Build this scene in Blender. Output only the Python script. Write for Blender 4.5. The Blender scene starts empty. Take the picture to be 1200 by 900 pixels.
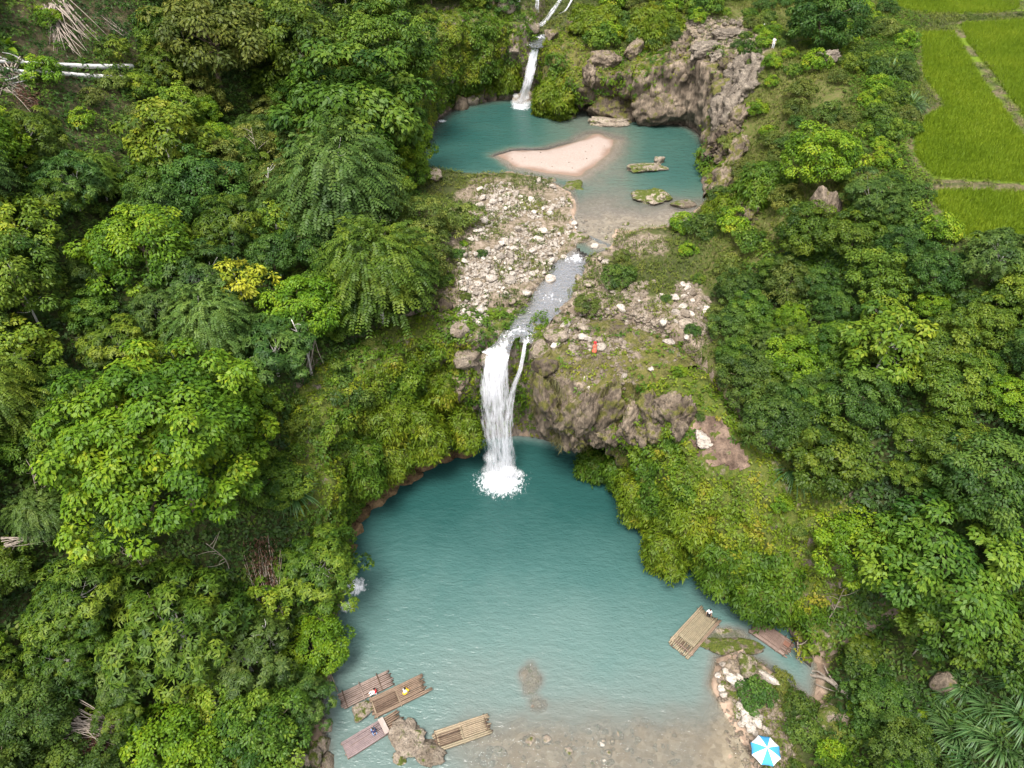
import bpy, bmesh, math, random
import numpy as np
from math import radians, sin, cos, pi, sqrt
from mathutils import Vector, Matrix

rng = np.random.default_rng(7)
random.seed(7)
scene = bpy.context.scene
COL = scene.collection

# ------------------------------------------------------------------ camera model
H, F, PT = 68.0, 826.0, radians(42)
CP, SP = cos(PT), sin(PT)

def ray(px, py):
    a = (px - 600) / F
    b = (py - 450) / F
    return np.array([a, CP - b * SP, -SP - b * CP])

def P(px, py, z=0.0):
    d = ray(px, py)
    t = (z - H) / d[2]
    return np.array([d[0] * t, d[1] * t, z])

def proj(x, y, z):
    """world arrays -> picture coordinates (planning aid for the layout)"""
    dz = z - H
    dep = y * CP - dz * SP
    up = y * SP + dz * CP
    dep = np.where(dep < 1, 1, dep)
    return 600 + F * x / dep, 450 - F * up / dep, dep

# ------------------------------------------------------------------ noise
_perm = np.random.default_rng(3).permutation(512).astype(np.int64)
_grad = np.random.default_rng(4).normal(size=(512, 3))
_grad /= np.linalg.norm(_grad, axis=1)[:, None]

def perlin(x, y, z):
    x, y, z = np.broadcast_arrays(np.asarray(x, float), np.asarray(y, float), np.asarray(z, float))
    xi, yi, zi = np.floor(x).astype(np.int64), np.floor(y).astype(np.int64), np.floor(z).astype(np.int64)
    xf, yf, zf = x - xi, y - yi, z - zi
    u, v, w = [t * t * t * (t * (t * 6 - 15) + 10) for t in (xf, yf, zf)]
    def g(dx, dy, dz):
        h = _perm[(_perm[(_perm[(xi + dx) & 511] + yi + dy) & 511] + zi + dz) & 511]
        gr = _grad[h]
        return gr[..., 0] * (xf - dx) + gr[..., 1] * (yf - dy) + gr[..., 2] * (zf - dz)
    def L(a, b, t): return a + (b - a) * t
    return L(L(L(g(0,0,0), g(1,0,0), u), L(g(0,1,0), g(1,1,0), u), v),
             L(L(g(0,0,1), g(1,0,1), u), L(g(0,1,1), g(1,1,1), u), v), w) * 1.5

def fbm(x, y, z, octv=4, gain=0.5):
    s, a, n, f = 0, 1.0, 0, 1.0
    for i in range(octv):
        s = s + a * perlin(x * f + 17.3 * i, y * f + 5.1 * i, z * f - 9.7 * i)
        n += a; a *= gain; f *= 2.03
    return s / n

def ss(a, b, x):
    t = np.clip((x - a) / (b - a), 0, 1)
    return t * t * (3 - 2 * t)

# ------------------------------------------------------------------ plane geometry
def inside(px, py, poly):
    r = np.zeros(np.shape(px), bool)
    n = len(poly)
    for i in range(n):
        x0, y0 = poly[i]; x1, y1 = poly[(i + 1) % n]
        if y0 == y1: continue
        c = ((y0 > py) != (y1 > py)) & (px < (x1 - x0) * (py - y0) / (y1 - y0) + x0)
        r ^= c
    return r

def pdist(px, py, pts, closed=True):
    d = np.full(np.shape(px), 1e9)
    n = len(pts)
    for i in range(n if closed else n - 1):
        x0, y0 = pts[i][:2]; x1, y1 = pts[(i + 1) % n][:2]
        dx, dy = x1 - x0, y1 - y0
        t = np.clip(((px - x0) * dx + (py - y0) * dy) / (dx * dx + dy * dy + 1e-9), 0, 1)
        d = np.minimum(d, np.hypot(px - x0 - t * dx, py - y0 - t * dy))
    return d

def catmull(pts, n):
    pts = np.asarray(pts, float)
    p = np.vstack([2 * pts[0] - pts[1], pts, 2 * pts[-1] - pts[-2]])
    out = []
    for i in range(len(pts) - 1):
        t = np.linspace(0, 1, n, endpoint=False)[:, None]
        a, b, c, d = p[i], p[i + 1], p[i + 2], p[i + 3]
        out.append(0.5 * (2 * b + (c - a) * t + (2 * a - 5 * b + 4 * c - d) * t ** 2 + (-a + 3 * b - 3 * c + d) * t ** 3))
    out.append(pts[-1:])
    return np.vstack(out)

# ------------------------------------------------------------------ ground control points (picture x, picture y, height)
CTRL = [
 # left slope
 (0,0,46),(150,0,43),(300,0,40),
 (0,100,41),(80,90,39),(200,100,34),(300,100,31),(400,100,30),
 (0,250,35),(100,250,31),(200,250,28),(300,250,26),(400,250,24),(470,250,23),
 (0,400,27),(100,400,25),(200,400,24),(300,400,22),(400,400,19.5),(470,400,18),
 (0,550,22),(100,550,19),(200,550,17),(300,550,15),(380,560,13),
 (0,700,16),(100,700,13),(200,700,10),(300,700,7),(375,700,4),
 (0,850,12),(100,850,9),(200,850,6),(300,850,3.5),(365,850,1.2),(385,880,0.3),
 (392,800,0.4),(402,700,2.0),(412,640,6),
 # stream plateau
 (585,405,17.6),(640,360,18.6),(680,300,19.4),(700,260,19.9),(720,220,19.8),(610,380,18.0),
 (600,290,20.6),(560,240,20.8),(640,240,20.6),(540,320,20.4),(530,390,18.6),(555,410,18.3),(520,215,20.8),(600,340,19.4),(580,215,20.5),
 (720,360,20.2),(780,370,20.4),(700,430,18.6),(640,425,18.0),(740,310,20.5),(800,300,21.2),(630,445,17.3),(700,458,17.8),(800,475,18.3),(770,260,20.2),
 (745,250,20.1),(690,340,19.6),(840,420,20),(660,390,18.8),
 # right banks of the lower pool
 (840,520,17.5),(820,570,14.5),(760,540,15.5),(800,620,10.5),(850,600,14),(900,620,13),(860,660,9.5),(920,690,8),(940,730,3.5),(960,770,1.6),
 (960,830,1.0),(1000,800,3),(1100,750,9),(1200,750,15),(1100,850,7),(1200,850,11),(1000,880,2.2),(920,820,-0.2),(950,790,0.2),
 (900,500,19),(1000,500,21),(1100,500,24),(1200,500,26),(900,400,21),(1000,400,23),(1100,400,26),(1200,400,29),
 (1000,620,15),(1100,620,18),(1200,620,21),
 (860,330,21.5),(1000,320,26.5),(1100,320,30),(1200,320,31),
 # paddies
 (1080,40,32),(1075,200,32),(1090,240,32),(1130,280,31.6),(1200,285,31.7),(1030,0,33),(1200,0,32),(1150,120,32),(1200,180,32),(1120,10,32),
 # rocky hill right of the upper pool
 (850,130,28),(870,60,33),(950,100,32.5),(1000,150,31.8),(950,200,30),(930,260,27),(880,270,24.5),(835,200,21.5),(820,30,33),(750,20,32.5),
 (700,20,32),(1000,60,33),(1040,150,32),(1020,250,30.5),(900,30,33.2),(660,30,31.5),(850,0,34),(930,0,34.5),(830,260,21),(860,230,24),
 # shoals and spit at the front
 (700,870,-0.3),(600,900,-0.6),(850,880,-0.1),(870,840,0.5),(850,800,0.35),(880,880,0.5),(905,890,0.7),(910,860,0.6),
]
WCTRL = [(-140,-20,30),(-140,80,62),(-140,180,76),(-60,200,70),(0,220,60),(70,220,45),(150,210,40),(150,120,36),(150,40,34),(120,-30,22),
         (60,-10,8),(30,5,1.5),(12,0,-0.3),(-5,0,-0.5),(-20,5,0.5),(-45,-10,9),(0,-40,-0.5),(-90,-30,20),(95,100,33),(90,60,33),
         (-17,128,36),(-8,136.5,36.5),(-22,122,36),(-20,112,31),(-18.5,104,26),(-30,120,37),(-6,150,42),(-30,140,42),(0,136,35),(13,139,33.5),(12,150,37)]
CP3 = np.array([P(*c) for c in CTRL] + [np.array(c, float) for c in WCTRL])

def _tps(r): return r * r * np.log(r + 1e-6)
_N = len(CP3)
_A = np.zeros((_N + 3, _N + 3))
_dd = np.hypot(CP3[:, None, 0] - CP3[None, :, 0], CP3[:, None, 1] - CP3[None, :, 1])
_A[:_N, :_N] = _tps(_dd) + np.eye(_N) * 12.0
_A[:_N, _N] = 1; _A[:_N, _N + 1] = CP3[:, 0]; _A[:_N, _N + 2] = CP3[:, 1]
_A[_N:, :_N] = _A[:_N, _N:].T
_W = np.linalg.solve(_A, np.concatenate([CP3[:, 2], [0, 0, 0]]))

def zi(x, y):
    x = np.asarray(x, float); y = np.asarray(y, float)
    s = np.full(x.shape, _W[_N]) + _W[_N + 1] * x + _W[_N + 2] * y
    for i in range(_N):
        s += _W[i] * _tps(np.hypot(x - CP3[i, 0], y - CP3[i, 1]))
    return s

# ------------------------------------------------------------------ pools and stream outlines (world)
ZU, ZL = 20.0, 0.0
# x, y, overhang towards the water, height fraction where the overhang starts, rock share
LOW_EDGE = [(-18.5,30,0.2,.2,.7),(-18.6,36,0.3,.2,.6),(-19.0,43,0.6,.2,.3),(-19.6,50,1.0,.15,.2),(-18.0,54.5,1.0,.15,.15),(-14.6,59.6,1.2,.15,.1),
            (-9.8,63.4,1.2,.15,.2),(-5.4,64.4,1.4,.35,.6),(-2.2,65.0,.6,.5,.8),(1.5,65.2,.5,.5,.7),(4.2,64.6,4.4,.42,.95),(7.0,63.6,7.6,.46,.95),
            (11.0,61.6,7.6,.50,.92),(14.6,59.4,6.2,.52,.75),(16.8,55.6,3.4,.2,.15),(19.0,49.2,3.0,.18,.08),(22.0,44.4,2.8,.18,.05),
            (26.0,41.2,2.6,.2,.1),(29.2,37.6,1.6,.25,.35),(30.5,33.5,0.6,.3,.5)]
le = catmull(LOW_EDGE, 8)
LOW_POLY = [tuple(p[:2]) for p in le] + [(29.0,30.0),(26.5,32.0),(25.0,33.8),(22.8,34.6),(20.6,34.2),(19.4,31.5),(20.2,28.6),(21.6,25.6),(21.5,18),(20,8),(16,-15),(-14,-15),(-16.5,5),(-16.6,18),(-16.8,24)]
UP_EDGE = [(-13.0,99.5,.2,.2,.6),(-15.6,105,.6,.2,.3),(-14.8,113,1.0,.2,.3),(-13.6,121,1.2,.25,.3),(-10.4,127.6,1.6,.3,.2),(-5.0,131.0,2.2,.4,.2),(-1.2,132.2,1.2,.4,.55),
           (1.6,132.6,.7,.5,.75),(5.4,133.4,.6,.4,.6),(9.2,130.6,3.4,.30,.15),(12.4,127.2,4.6,.34,.4),(16.2,125.0,3.4,.50,.75),(21.0,122.8,2.6,.5,.75),(26.0,121.0,1.8,.3,.95),
           (30.6,119.0,1.8,.3,1.0),(32.2,112,1.3,.2,.9),(31.4,104.5,1.6,.22,.4),(30.2,98,1.6,.25,.2),(28.6,92.6,1.0,.25,.2)]
ue = catmull(UP_EDGE, 8)
UP_POLY = [tuple(p[:2]) for p in ue] + [tuple(P(*q, 20)[:2]) for q in [(800,262),(765,268),(735,272),(722,268),(712,290),(694,292),(680,278),(672,262),(676,240),(668,224),(640,212),(600,206),(560,208),(520,208)]]
SAND = [tuple(P(*q, 20)[:2]) for q in [(582,182),(600,176),(640,176),(672,168),(700,158),(717,164),(715,176),(698,192),(676,206),(640,202),(605,196)]]
STREAM = [(703,281,19.97,1.5),(696,287,19.78,1.6),(678,300,19.35,1.4),(664,318,19.05,1.9),(648,344,18.75,2.1),(630,366,18.45,1.7),(612,384,18.1,1.5)]
STREAM_W = [tuple(P(a, b, c)) + (w,) for a, b, c, w in STREAM]
BR_L = [(612,384,18.1,1.3),(597,392,17.9,.8),(590,404,17.6,.8),(580,418,17.35,1.35)]
BR_R = [(612,384,18.1,1.3),(618,392,17.8,.7),(616,402,17.5,.6)]
BRL_W = [tuple(P(a, b, c)) + (w,) for a, b, c, w in BR_L]
BRR_W = [tuple(P(a, b, c)) + (w,) for a, b, c, w in BR_R]

PAD_PX = [
 [(1076,38),(1120,36),(1152,92),(1210,170),(1210,216),(1090,209),(1068,180),(1068,142),(1102,124),(1098,112),(1080,92)],
 [(1122,28),(1240,22),(1240,168),(1205,150),(1160,86),(1132,52)],
 [(1015,-4),(1080,-14),(1195,-12),(1196,10),(1180,15),(1090,17),(1055,12)],
 [(1082,222),(1105,217),(1260,222),(1260,280),(1120,276),(1106,262),(1102,244)],
 [(1210,-14),(1400,-20),(1400,14),(1214,12)],
]
PADS = [[tuple(P(*q, 32.0)[:2]) for q in pp] for pp in PAD_PX]

GORGE = [tuple(P(628,50,29.3)) + (1.6,), (5.4,134.6,29.8,1.8), (6.8,138.0,31.5,1.8), (8.4,142.5,33.6,2.2), (9.5,150.0,35.5,2.4), (11,165,38,2.4)]
def carve(x, y, z, lines=None, soft_=.5):
    for line in (lines or (STREAM_W, BRL_W, BRR_W, GORGE)):
        for i in range(len(line) - 1):
            x0, y0, z0, w0 = line[i]; x1, y1, z1, w1 = line[i + 1]
            dx, dy = x1 - x0, y1 - y0
            t = np.clip(((x - x0) * dx + (y - y0) * dy) / (dx * dx + dy * dy), 0, 1)
            dd = np.hypot(x - x0 - t * dx, y - y0 - t * dy)
            wz = z0 + t * (z1 - z0); ww = w0 + t * (w1 - w0)
            k = 1 - ss(ww * .75, ww * 1.15 + soft_, dd)
            z = np.minimum(z, z * (1 - k) + (wz - .28) * k)
    return z

def ground(x, y, noise=True):
    """final ground height"""
    x = np.asarray(x, float); y = np.asarray(y, float)
    z = zi(x, y)
    if noise:
        z = z + 0.9 * fbm(x * .09, y * .09, 3.3, 4) + 0.30 * fbm(x * .45, y * .45, 7.7, 3)
    # paddies are level terraces
    for i, pd in enumerate(PADS):
        ins = inside(x, y, pd); d = pdist(x, y, pd)
        w = np.where(ins, 1.0, 1 - ss(0.0, 2.2, d))
        lvl = 31.9 + (0.12 if i == 1 else 0) + (-0.35 if i == 3 else 0)
        z = z * (1 - w) + (lvl + np.where(ins, 0, .25 * np.exp(-((d - .8) / .5) ** 2))) * w
    # lower pool
    ins = inside(x, y, LOW_POLY); d = pdist(x, y, LOW_POLY)
    px, py, _ = proj(x, y, 0)
    deep = 0.30 + .9 * (1 - ss(800, 870, py + 40 * fbm(x * .14, y * .14, 1.0, 4))) + 1.9 * (1 - ss(690, 850, py + 70 * fbm(x * .07, y * .07, 1.0, 3))) + 3.4 * (1 - ss(540, 740, py))
    deep = deep * (1 - .8 * ss(800, 860, px) * ss(730, 760, py) * (1 - ss(880, 905, px))) + .9 * ss(885, 912, px)
    bump = np.zeros_like(x)
    for bx, by, ra, rb_, hh in ((622,797,1.5,2.3,.30),(630,826,1.2,1.1,.35),(850,746,3.4,1.5,.25),(778,655,1.6,2.6,.2),(700,905,2,1,.3)):
        c = P(bx, by, -.3); bump = np.maximum(bump, (1 - ss(.5, 1.15, np.hypot((x - c[0]) / ra, (y - c[1]) / rb_) + .25 * fbm(x * .9, y * .9, 3., 2))) * np.maximum(deep - hh, 0))
    deep = deep + 1.2 * (1 - ss(470, 600, px + 40 * fbm(x * .12, y * .12, 6., 3))) * ss(780, 850, py) - bump
    bed = -np.minimum(deep, np.where(y > 36, .6 + d * 3.0, .12 + d * 1.1)) + .18 * fbm(x * .7, y * .7, 5.0, 3)
    out = np.minimum(z, ZL - .1 + d * np.where(y > 34, 5.0, 1.6))
    out = np.maximum(out, 0.02 + .05 * np.minimum(d, 6))
    z = np.where(ins, bed, out)
    # upper pool
    up = (y > 76) & (x > -30) & (x < 48)
    insu = inside(x, y, UP_POLY); du = pdist(x, y, UP_POLY)
    px, py, _ = proj(x, y, 20)
    deepu = .75 + 2.0 * (1 - ss(580, 690, px)) + 1.3 * ss(725, 770, px) * (1 - ss(205, 240, py)) + .5 * fbm(x * .18, y * .18, 4., 3)
    deepu = deepu * (1 - .85 * ss(228, 262, py + 14 * fbm(x * .2, y * .2, 4., 3)))
    dsand = np.where(inside(x, y, SAND), -pdist(x, y, SAND), pdist(x, y, SAND))
    bedu = -np.minimum(deepu, .1 + du * .8) + .12 * fbm(x * .6, y * .6, 2.0, 3)
    ws = 1 - ss(-.4, 3.2, dsand + .8 * fbm(x * .4, y * .4, 9., 3))
    bedu = bedu * (1 - ws) + (.05 + .30 * (1 - ss(-2.6, .2, dsand))) * ws
    outu = np.where(y > 90, np.minimum(z, ZU - .1 + du * np.where(y > 97, 4.0, 3.0)), z)
    outu = np.where(y < 104, np.where((px > 480) & (px < 800), np.maximum(outu, np.where(du < 3, ZU + .06 + .1 * du, outu)), outu), np.maximum(outu, ZU + .05))
    z = np.where(up, np.where(insu, ZU + bedu, outu), z)
    # stream channel
    zc = carve(x, y, z)
    z = np.where(insu & up, z, np.where(ins, z, zc))
    return z

def ground1(x, y): return float(ground(np.array([x]), np.array([y]))[0])

_T = np.concatenate([np.arange(18, 120, .5), np.arange(120, 260, 1.0)])
def on_ray(px, py, h=0.0, noise=True):
    """where the line of sight first comes down to h above the ground; returns foot point and depth"""
    d = ray(px, py)
    x, y, z = d[0] * _T, d[1] * _T, H + d[2] * _T
    g = ground(x, y, noise)
    k = np.nonzero(z < g + h)[0]
    i = k[0] if len(k) else len(_T) - 1
    return np.array([x[i], y[i], g[i]]), _T[i]

# ------------------------------------------------------------------ materials
def new_mat(name):
    m = bpy.data.materials.new(name); m.use_nodes = True
    nt = m.node_tree; nt.nodes.clear()
    return m, nt, nt.nodes, nt.links

def N(nodes, typ, **kw):
    n = nodes.new(typ)
    for k, v in kw.items():
        if k.startswith('i_'):
            key = k[2:]
            key = int(key) if key.isdigit() else key.replace('_', ' ')
            n.inputs[key].default_value = v
        else:
            setattr(n, k, v)
    return n

def ramp(nodes, stops, interp='LINEAR'):
    r = nodes.new('ShaderNodeValToRGB'); r.color_ramp.interpolation = interp
    e = r.color_ramp.elements
    while len(e) < len(stops): e.new(0.5)
    for i, (p, c) in enumerate(stops):
        e[i].position = p; e[i].color = (*c, 1) if len(c) == 3 else c
    return r

def math_n(nodes, links, op, a, b=None, clamp=False):
    n = nodes.new('ShaderNodeMath'); n.operation = op; n.use_clamp = clamp
    for i, v in enumerate((a, b)):
        if v is None: continue
        if isinstance(v, (int, float)): n.inputs[i].default_value = v
        else: links.new(v, n.inputs[i])
    return n.outputs[0]

def mixc(nodes, links, fac, a, b, mode='MIX'):
    n = nodes.new('ShaderNodeMix'); n.data_type = 'RGBA'; n.blend_type = mode
    for sock, v in ((n.inputs[0], fac), (n.inputs[6], a), (n.inputs[7], b)):
        if isinstance(v, (int, float)): sock.default_value = v
        elif isinstance(v, tuple): sock.default_value = (*v, 1) if len(v) == 3 else v
        else: links.new(v, sock)
    return n.outputs[2]

def attr(nodes, name): 
    n = nodes.new('ShaderNodeAttribute'); n.attribute_name = name
    return n.outputs['Fac']

def noise_n(nodes, links, scale, detail=4, vec=None, rough=.55):
    n = nodes.new('ShaderNodeTexNoise'); n.inputs['Scale'].default_value = scale
    n.inputs['Detail'].default_value = detail; n.inputs['Roughness'].default_value = rough
    if vec is not None: links.new(vec, n.inputs['Vector'])
    return n.outputs['Fac']

def pos(nodes): return nodes.new('ShaderNodeNewGeometry').outputs['Position']

def leaf_mat(name, stops, trans=.3, rough=.5, hue=.03, val=.35):
    m, nt, nd, lk = new_mat(name)
    r = ramp(nd, stops)
    lk.new(attr(nd, 'tint'), r.inputs[0])
    oi = nd.new('ShaderNodeObjectInfo')
    hs = nd.new('ShaderNodeHueSaturation')
    lk.new(r.outputs[0], hs.inputs['Color'])
    lk.new(math_n(nd, lk, 'ADD', math_n(nd, lk, 'MULTIPLY', oi.outputs['Random'], hue), .5 - hue / 2), hs.inputs['Hue'])
    w = nd.new('ShaderNodeTexWhiteNoise'); w.noise_dimensions = '1D'; lk.new(oi.outputs['Random'], w.inputs['W'])
    lk.new(math_n(nd, lk, 'ADD', math_n(nd, lk, 'MULTIPLY', w.outputs['Value'], val), 1 - val / 2), hs.inputs['Value'])
    b = N(nd, 'ShaderNodeBsdfPrincipled', i_Roughness=rough); b.inputs['Specular IOR Level'].default_value = .22
    t = nd.new('ShaderNodeBsdfTranslucent'); mx = nd.new('ShaderNodeMixShader'); mx.inputs[0].default_value = trans
    lk.new(hs.outputs[0], b.inputs['Base Color']); lk.new(hs.outputs[0], t.inputs['Color'])
    lk.new(b.outputs[0], mx.inputs[1]); lk.new(t.outputs[0], mx.inputs[2])
    o = nd.new('ShaderNodeOutputMaterial'); lk.new(mx.outputs[0], o.inputs['Surface'])
    return m

def solid(name, c, rough=.7, var=.25, scale=6, spec=.2, bump=0):
    m, nt, nd, lk = new_mat(name)
    tc = nd.new('ShaderNodeTexCoord').outputs['Object']
    f = noise_n(nd, lk, scale, 4, tc)
    r = ramp(nd, [(.25, tuple(v * (1 - var) for v in c)), (.75, tuple(min(1, v * (1 + var)) for v in c))])
    lk.new(f, r.inputs[0])
    b = N(nd, 'ShaderNodeBsdfPrincipled', i_Roughness=rough); b.inputs['Specular IOR Level'].default_value = spec
    lk.new(r.outputs[0], b.inputs['Base Color'])
    if bump:
        bp = nd.new('ShaderNodeBump'); bp.inputs['Strength'].default_value = bump; bp.inputs['Distance'].default_value = .1
        lk.new(f, bp.inputs['Height']); lk.new(bp.outputs[0], b.inputs['Normal'])
    o = nd.new('ShaderNodeOutputMaterial'); lk.new(b.outputs[0], o.inputs['Surface'])
    return m

def rock_mat(name, light, dark, moss=True, mosscol=((.045,.075,.012),(.13,.14,.025)), scale=1.0, streak=True):
    m, nt, nd, lk = new_mat(name)
    p = pos(nd)
    mp = N(nd, 'ShaderNodeMapping'); mp.inputs['Scale'].default_value = (1, 1, .35 if streak else 1); lk.new(p, mp.inputs['Vector'])
    n1 = noise_n(nd, lk, .55 * scale, 6, mp.outputs[0], .65)
    n2 = noise_n(nd, lk, 3.2 * scale, 5, mp.outputs[0], .7)
    n3 = noise_n(nd, lk, .9 * scale, 5, p, .6)
    oi = nd.new('ShaderNodeObjectInfo')
    mid = tuple((a * .45 + b * .55) for a, b in zip(light, dark))
    r = ramp(nd, [(.30, dark), (.5, mid), (.68, light)]); lk.new(n1, r.inputs[0])
    r2 = ramp(nd, [(.32, (.42, .40, .40)), (.5, (.95, .95, .95)), (.7, (1.35, 1.3, 1.25))]); lk.new(n2, r2.inputs[0])
    c = mixc(nd, lk, 1.0, r.outputs[0], r2.outputs[0], 'MULTIPLY')
    rv = ramp(nd, [(0, (.62, .60, .57)), (.5, (.92, .90, .88)), (1, (1.12, 1.10, 1.08))]); lk.new(oi.outputs['Random'], rv.inputs[0])
    c = mixc(nd, lk, 1.0, c, rv.outputs[0], 'MULTIPLY')
    if moss:
        rm = ramp(nd, [(.3, mosscol[0]), (.7, mosscol[1])]); lk.new(n2, rm.inputs[0])
        a = attr(nd, 'moss')
        g = nd.new('ShaderNodeNewGeometry'); sx = nd.new('ShaderNodeSeparateXYZ'); lk.new(g.outputs['Normal'], sx.inputs[0])
        k = math_n(nd, lk, 'ADD', a, math_n(nd, lk, 'MULTIPLY', sx.outputs[2], .22))
        k = math_n(nd, lk, 'ADD', k, math_n(nd, lk, 'MULTIPLY', math_n(nd, lk, 'SUBTRACT', n3, .5), 2.4))
        k = math_n(nd, lk, 'MULTIPLY', math_n(nd, lk, 'SUBTRACT', k, .42), 4.0, True)
        c = mixc(nd, lk, k, c, rm.outputs[0])
    b = N(nd, 'ShaderNodeBsdfPrincipled', i_Roughness=.85); b.inputs['Specular IOR Level'].default_value = .2
    lk.new(c, b.inputs['Base Color'])
    bp = nd.new('ShaderNodeBump'); bp.inputs['Strength'].default_value = .9; bp.inputs['Distance'].default_value = .35
    lk.new(math_n(nd, lk, 'ADD', n2, math_n(nd, lk, 'MULTIPLY', n1, .7)), bp.inputs['Height']); lk.new(bp.outputs[0], b.inputs['Normal'])
    o = nd.new('ShaderNodeOutputMaterial'); lk.new(b.outputs[0], o.inputs['Surface'])
    return m

M = {}
M['bright'] = leaf_mat('leaf_bright_green', [(0, (.040,.100,.006)), (.45, (.105,.200,.009)), (.8, (.19,.28,.012)), (1, (.32,.35,.022))], hue=.01, val=.15)
M['mid'] = leaf_mat('leaf_mid_green', [(0, (.027,.066,.008)), (.5, (.080,.142,.012)), (1, (.170,.225,.020))])
M['dark'] = leaf_mat('leaf_dark_green', [(0, (.021,.052,.010)), (.5, (.054,.108,.015)), (1, (.115,.175,.023))])
M['lime'] = leaf_mat('leaf_lime', [(0, (.05,.105,.010)), (.5, (.13,.205,.013)), (1, (.28,.31,.025))], hue=.02, val=.2)
M['olive'] = leaf_mat('leaf_olive', [(0, (.045,.075,.012)), (.5, (.10,.135,.02)), (1, (.19,.20,.035))])
M['yellow'] = leaf_mat('leaf_yellow', [(0, (.13,.19,.012)), (.4, (.29,.32,.018)), (1, (.46,.44,.04))], hue=.0, val=.1)
M['blue'] = leaf_mat('leaf_feathery', [(0, (.028,.066,.013)), (.5, (.070,.130,.022)), (1, (.14,.205,.036))])
M['cane'] = leaf_mat('leaf_cane', [(0, (.03,.075,.02)), (.5, (.07,.14,.04)), (1, (.16,.24,.09))], rough=.4)
M['under'] = leaf_mat('leaf_undergrowth', [(0, (.016,.040,.008)), (.5, (.045,.092,.011)), (.85, (.10,.155,.016)), (1, (.16,.19,.025))])
M['moss'] = leaf_mat('leaf_moss', [(0, (.050,.095,.006)), (.45, (.115,.175,.009)), (.75, (.185,.215,.012)), (1, (.24,.20,.025))], val=0, hue=0)
M['fern'] = leaf_mat('leaf_hanging_fern', [(0, (.024,.062,.006)), (.5, (.068,.135,.009)), (1, (.145,.210,.012))], val=0, hue=0)
M['grass'] = leaf_mat('blade_grass', [(0, (.055,.10,.015)), (.5, (.12,.155,.025)), (1, (.22,.21,.06))], val=0, hue=0)
M['rice'] = leaf_mat('blade_rice', [(0, (.100,.165,.008)), (.5, (.155,.232,.011)), (1, (.225,.285,.018))], val=0, hue=0)
M['drygrass'] = leaf_mat('blade_dry_grass', [(0, (.050,.055,.018)), (.5, (.125,.115,.040)), (1, (.22,.18,.085))], val=0, hue=0)
M['dry'] = leaf_mat('leaf_dry', [(0, (.05,.025,.015)), (.5, (.12,.06,.04)), (1, (.20,.13,.08))], val=0, hue=0)
M['bark'] = solid('bark_brown', (.16,.12,.09), .9, .4, 5, bump=.5)
M['palebark'] = solid('bark_pale', (.50,.47,.43), .85, .3, 4, bump=.4)
M['deadwood'] = solid('dead_wood', (.30,.25,.205), .9, .35, 4)
M['rock'] = rock_mat('cliff_rock', (.38,.315,.26), (.12,.09,.075))
M['tufa'] = rock_mat('tufa_rock', (.285,.232,.175), (.070,.054,.040), mosscol=((.06,.07,.016),(.16,.14,.04)))
M['boulder'] = rock_mat('boulder_rock', (.44,.38,.31), (.20,.16,.12), streak=False, scale=1.6)
M['footrock'] = rock_mat('wet_foot_rock', (.33,.225,.12), (.12,.075,.04), mosscol=((.06,.07,.016),(.13,.12,.03)))
M['greyrock'] = rock_mat('grey_rock', (.36,.312,.25), (.10,.083,.068), moss=False, streak=False, scale=1.5)
M['white'] = rock_mat('white_limestone', (.66,.61,.54), (.40,.35,.30), moss=False, streak=False, scale=1.3)

# ------------------------------------------------------------------ mesh helpers
def mesh_np(name, V, Fq, mats, attrs=None, smooth=False, mat_idx=None):
    """V (n,3), Fq (m,k) index array"""
    me = bpy.data.meshes.new(name)
    V = np.ascontiguousarray(V, np.float32); Fq = np.ascontiguousarray(Fq, np.int32)
    n, (m, k) = len(V), Fq.shape
    me.vertices.add(n); me.vertices.foreach_set('co', V.ravel())
    me.loops.add(m * k); me.loops.foreach_set('vertex_index', Fq.ravel())
    me.polygons.add(m); me.polygons.foreach_set('loop_start', np.arange(0, m * k, k, dtype=np.int32))
    me.polygons.foreach_set('loop_total', np.full(m, k, np.int32))
    if smooth: me.polygons.foreach_set('use_smooth', np.ones(m, bool))
    for mt in (mats if isinstance(mats, (list, tuple)) else [mats]): me.materials.append(mt)
    if mat_idx is not None: me.polygons.foreach_set('material_index', np.asarray(mat_idx, np.int32))
    me.update(calc_edges=True)
    for an, (dom, val) in (attrs or {}).items():
        a = me.attributes.new(an, 'FLOAT', dom); a.data.foreach_set('value', np.asarray(val, np.float32))
    return me

def link(name, me, parent=None, loc=None):
    o = bpy.data.objects.new(name, me); COL.objects.link(o)
    if parent is not None: o.parent = parent
    if loc is not None: o.location = [float(v) for v in loc]
    return o

def tag(o, label=None, cat=None, group=None, kind=None):
    if label: o['label'] = label
    if cat: o['category'] = cat
    if group: o['group'] = group
    if kind: o['kind'] = kind
    return o

def empty(name, loc, label, cat, group=None, rz=0, sc=1):
    o = link(name, None, None, loc); o.rotation_euler[2] = rz; o.scale = (sc,) * 3
    o.empty_display_size = .2
    return tag(o, label, cat, group)

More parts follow.
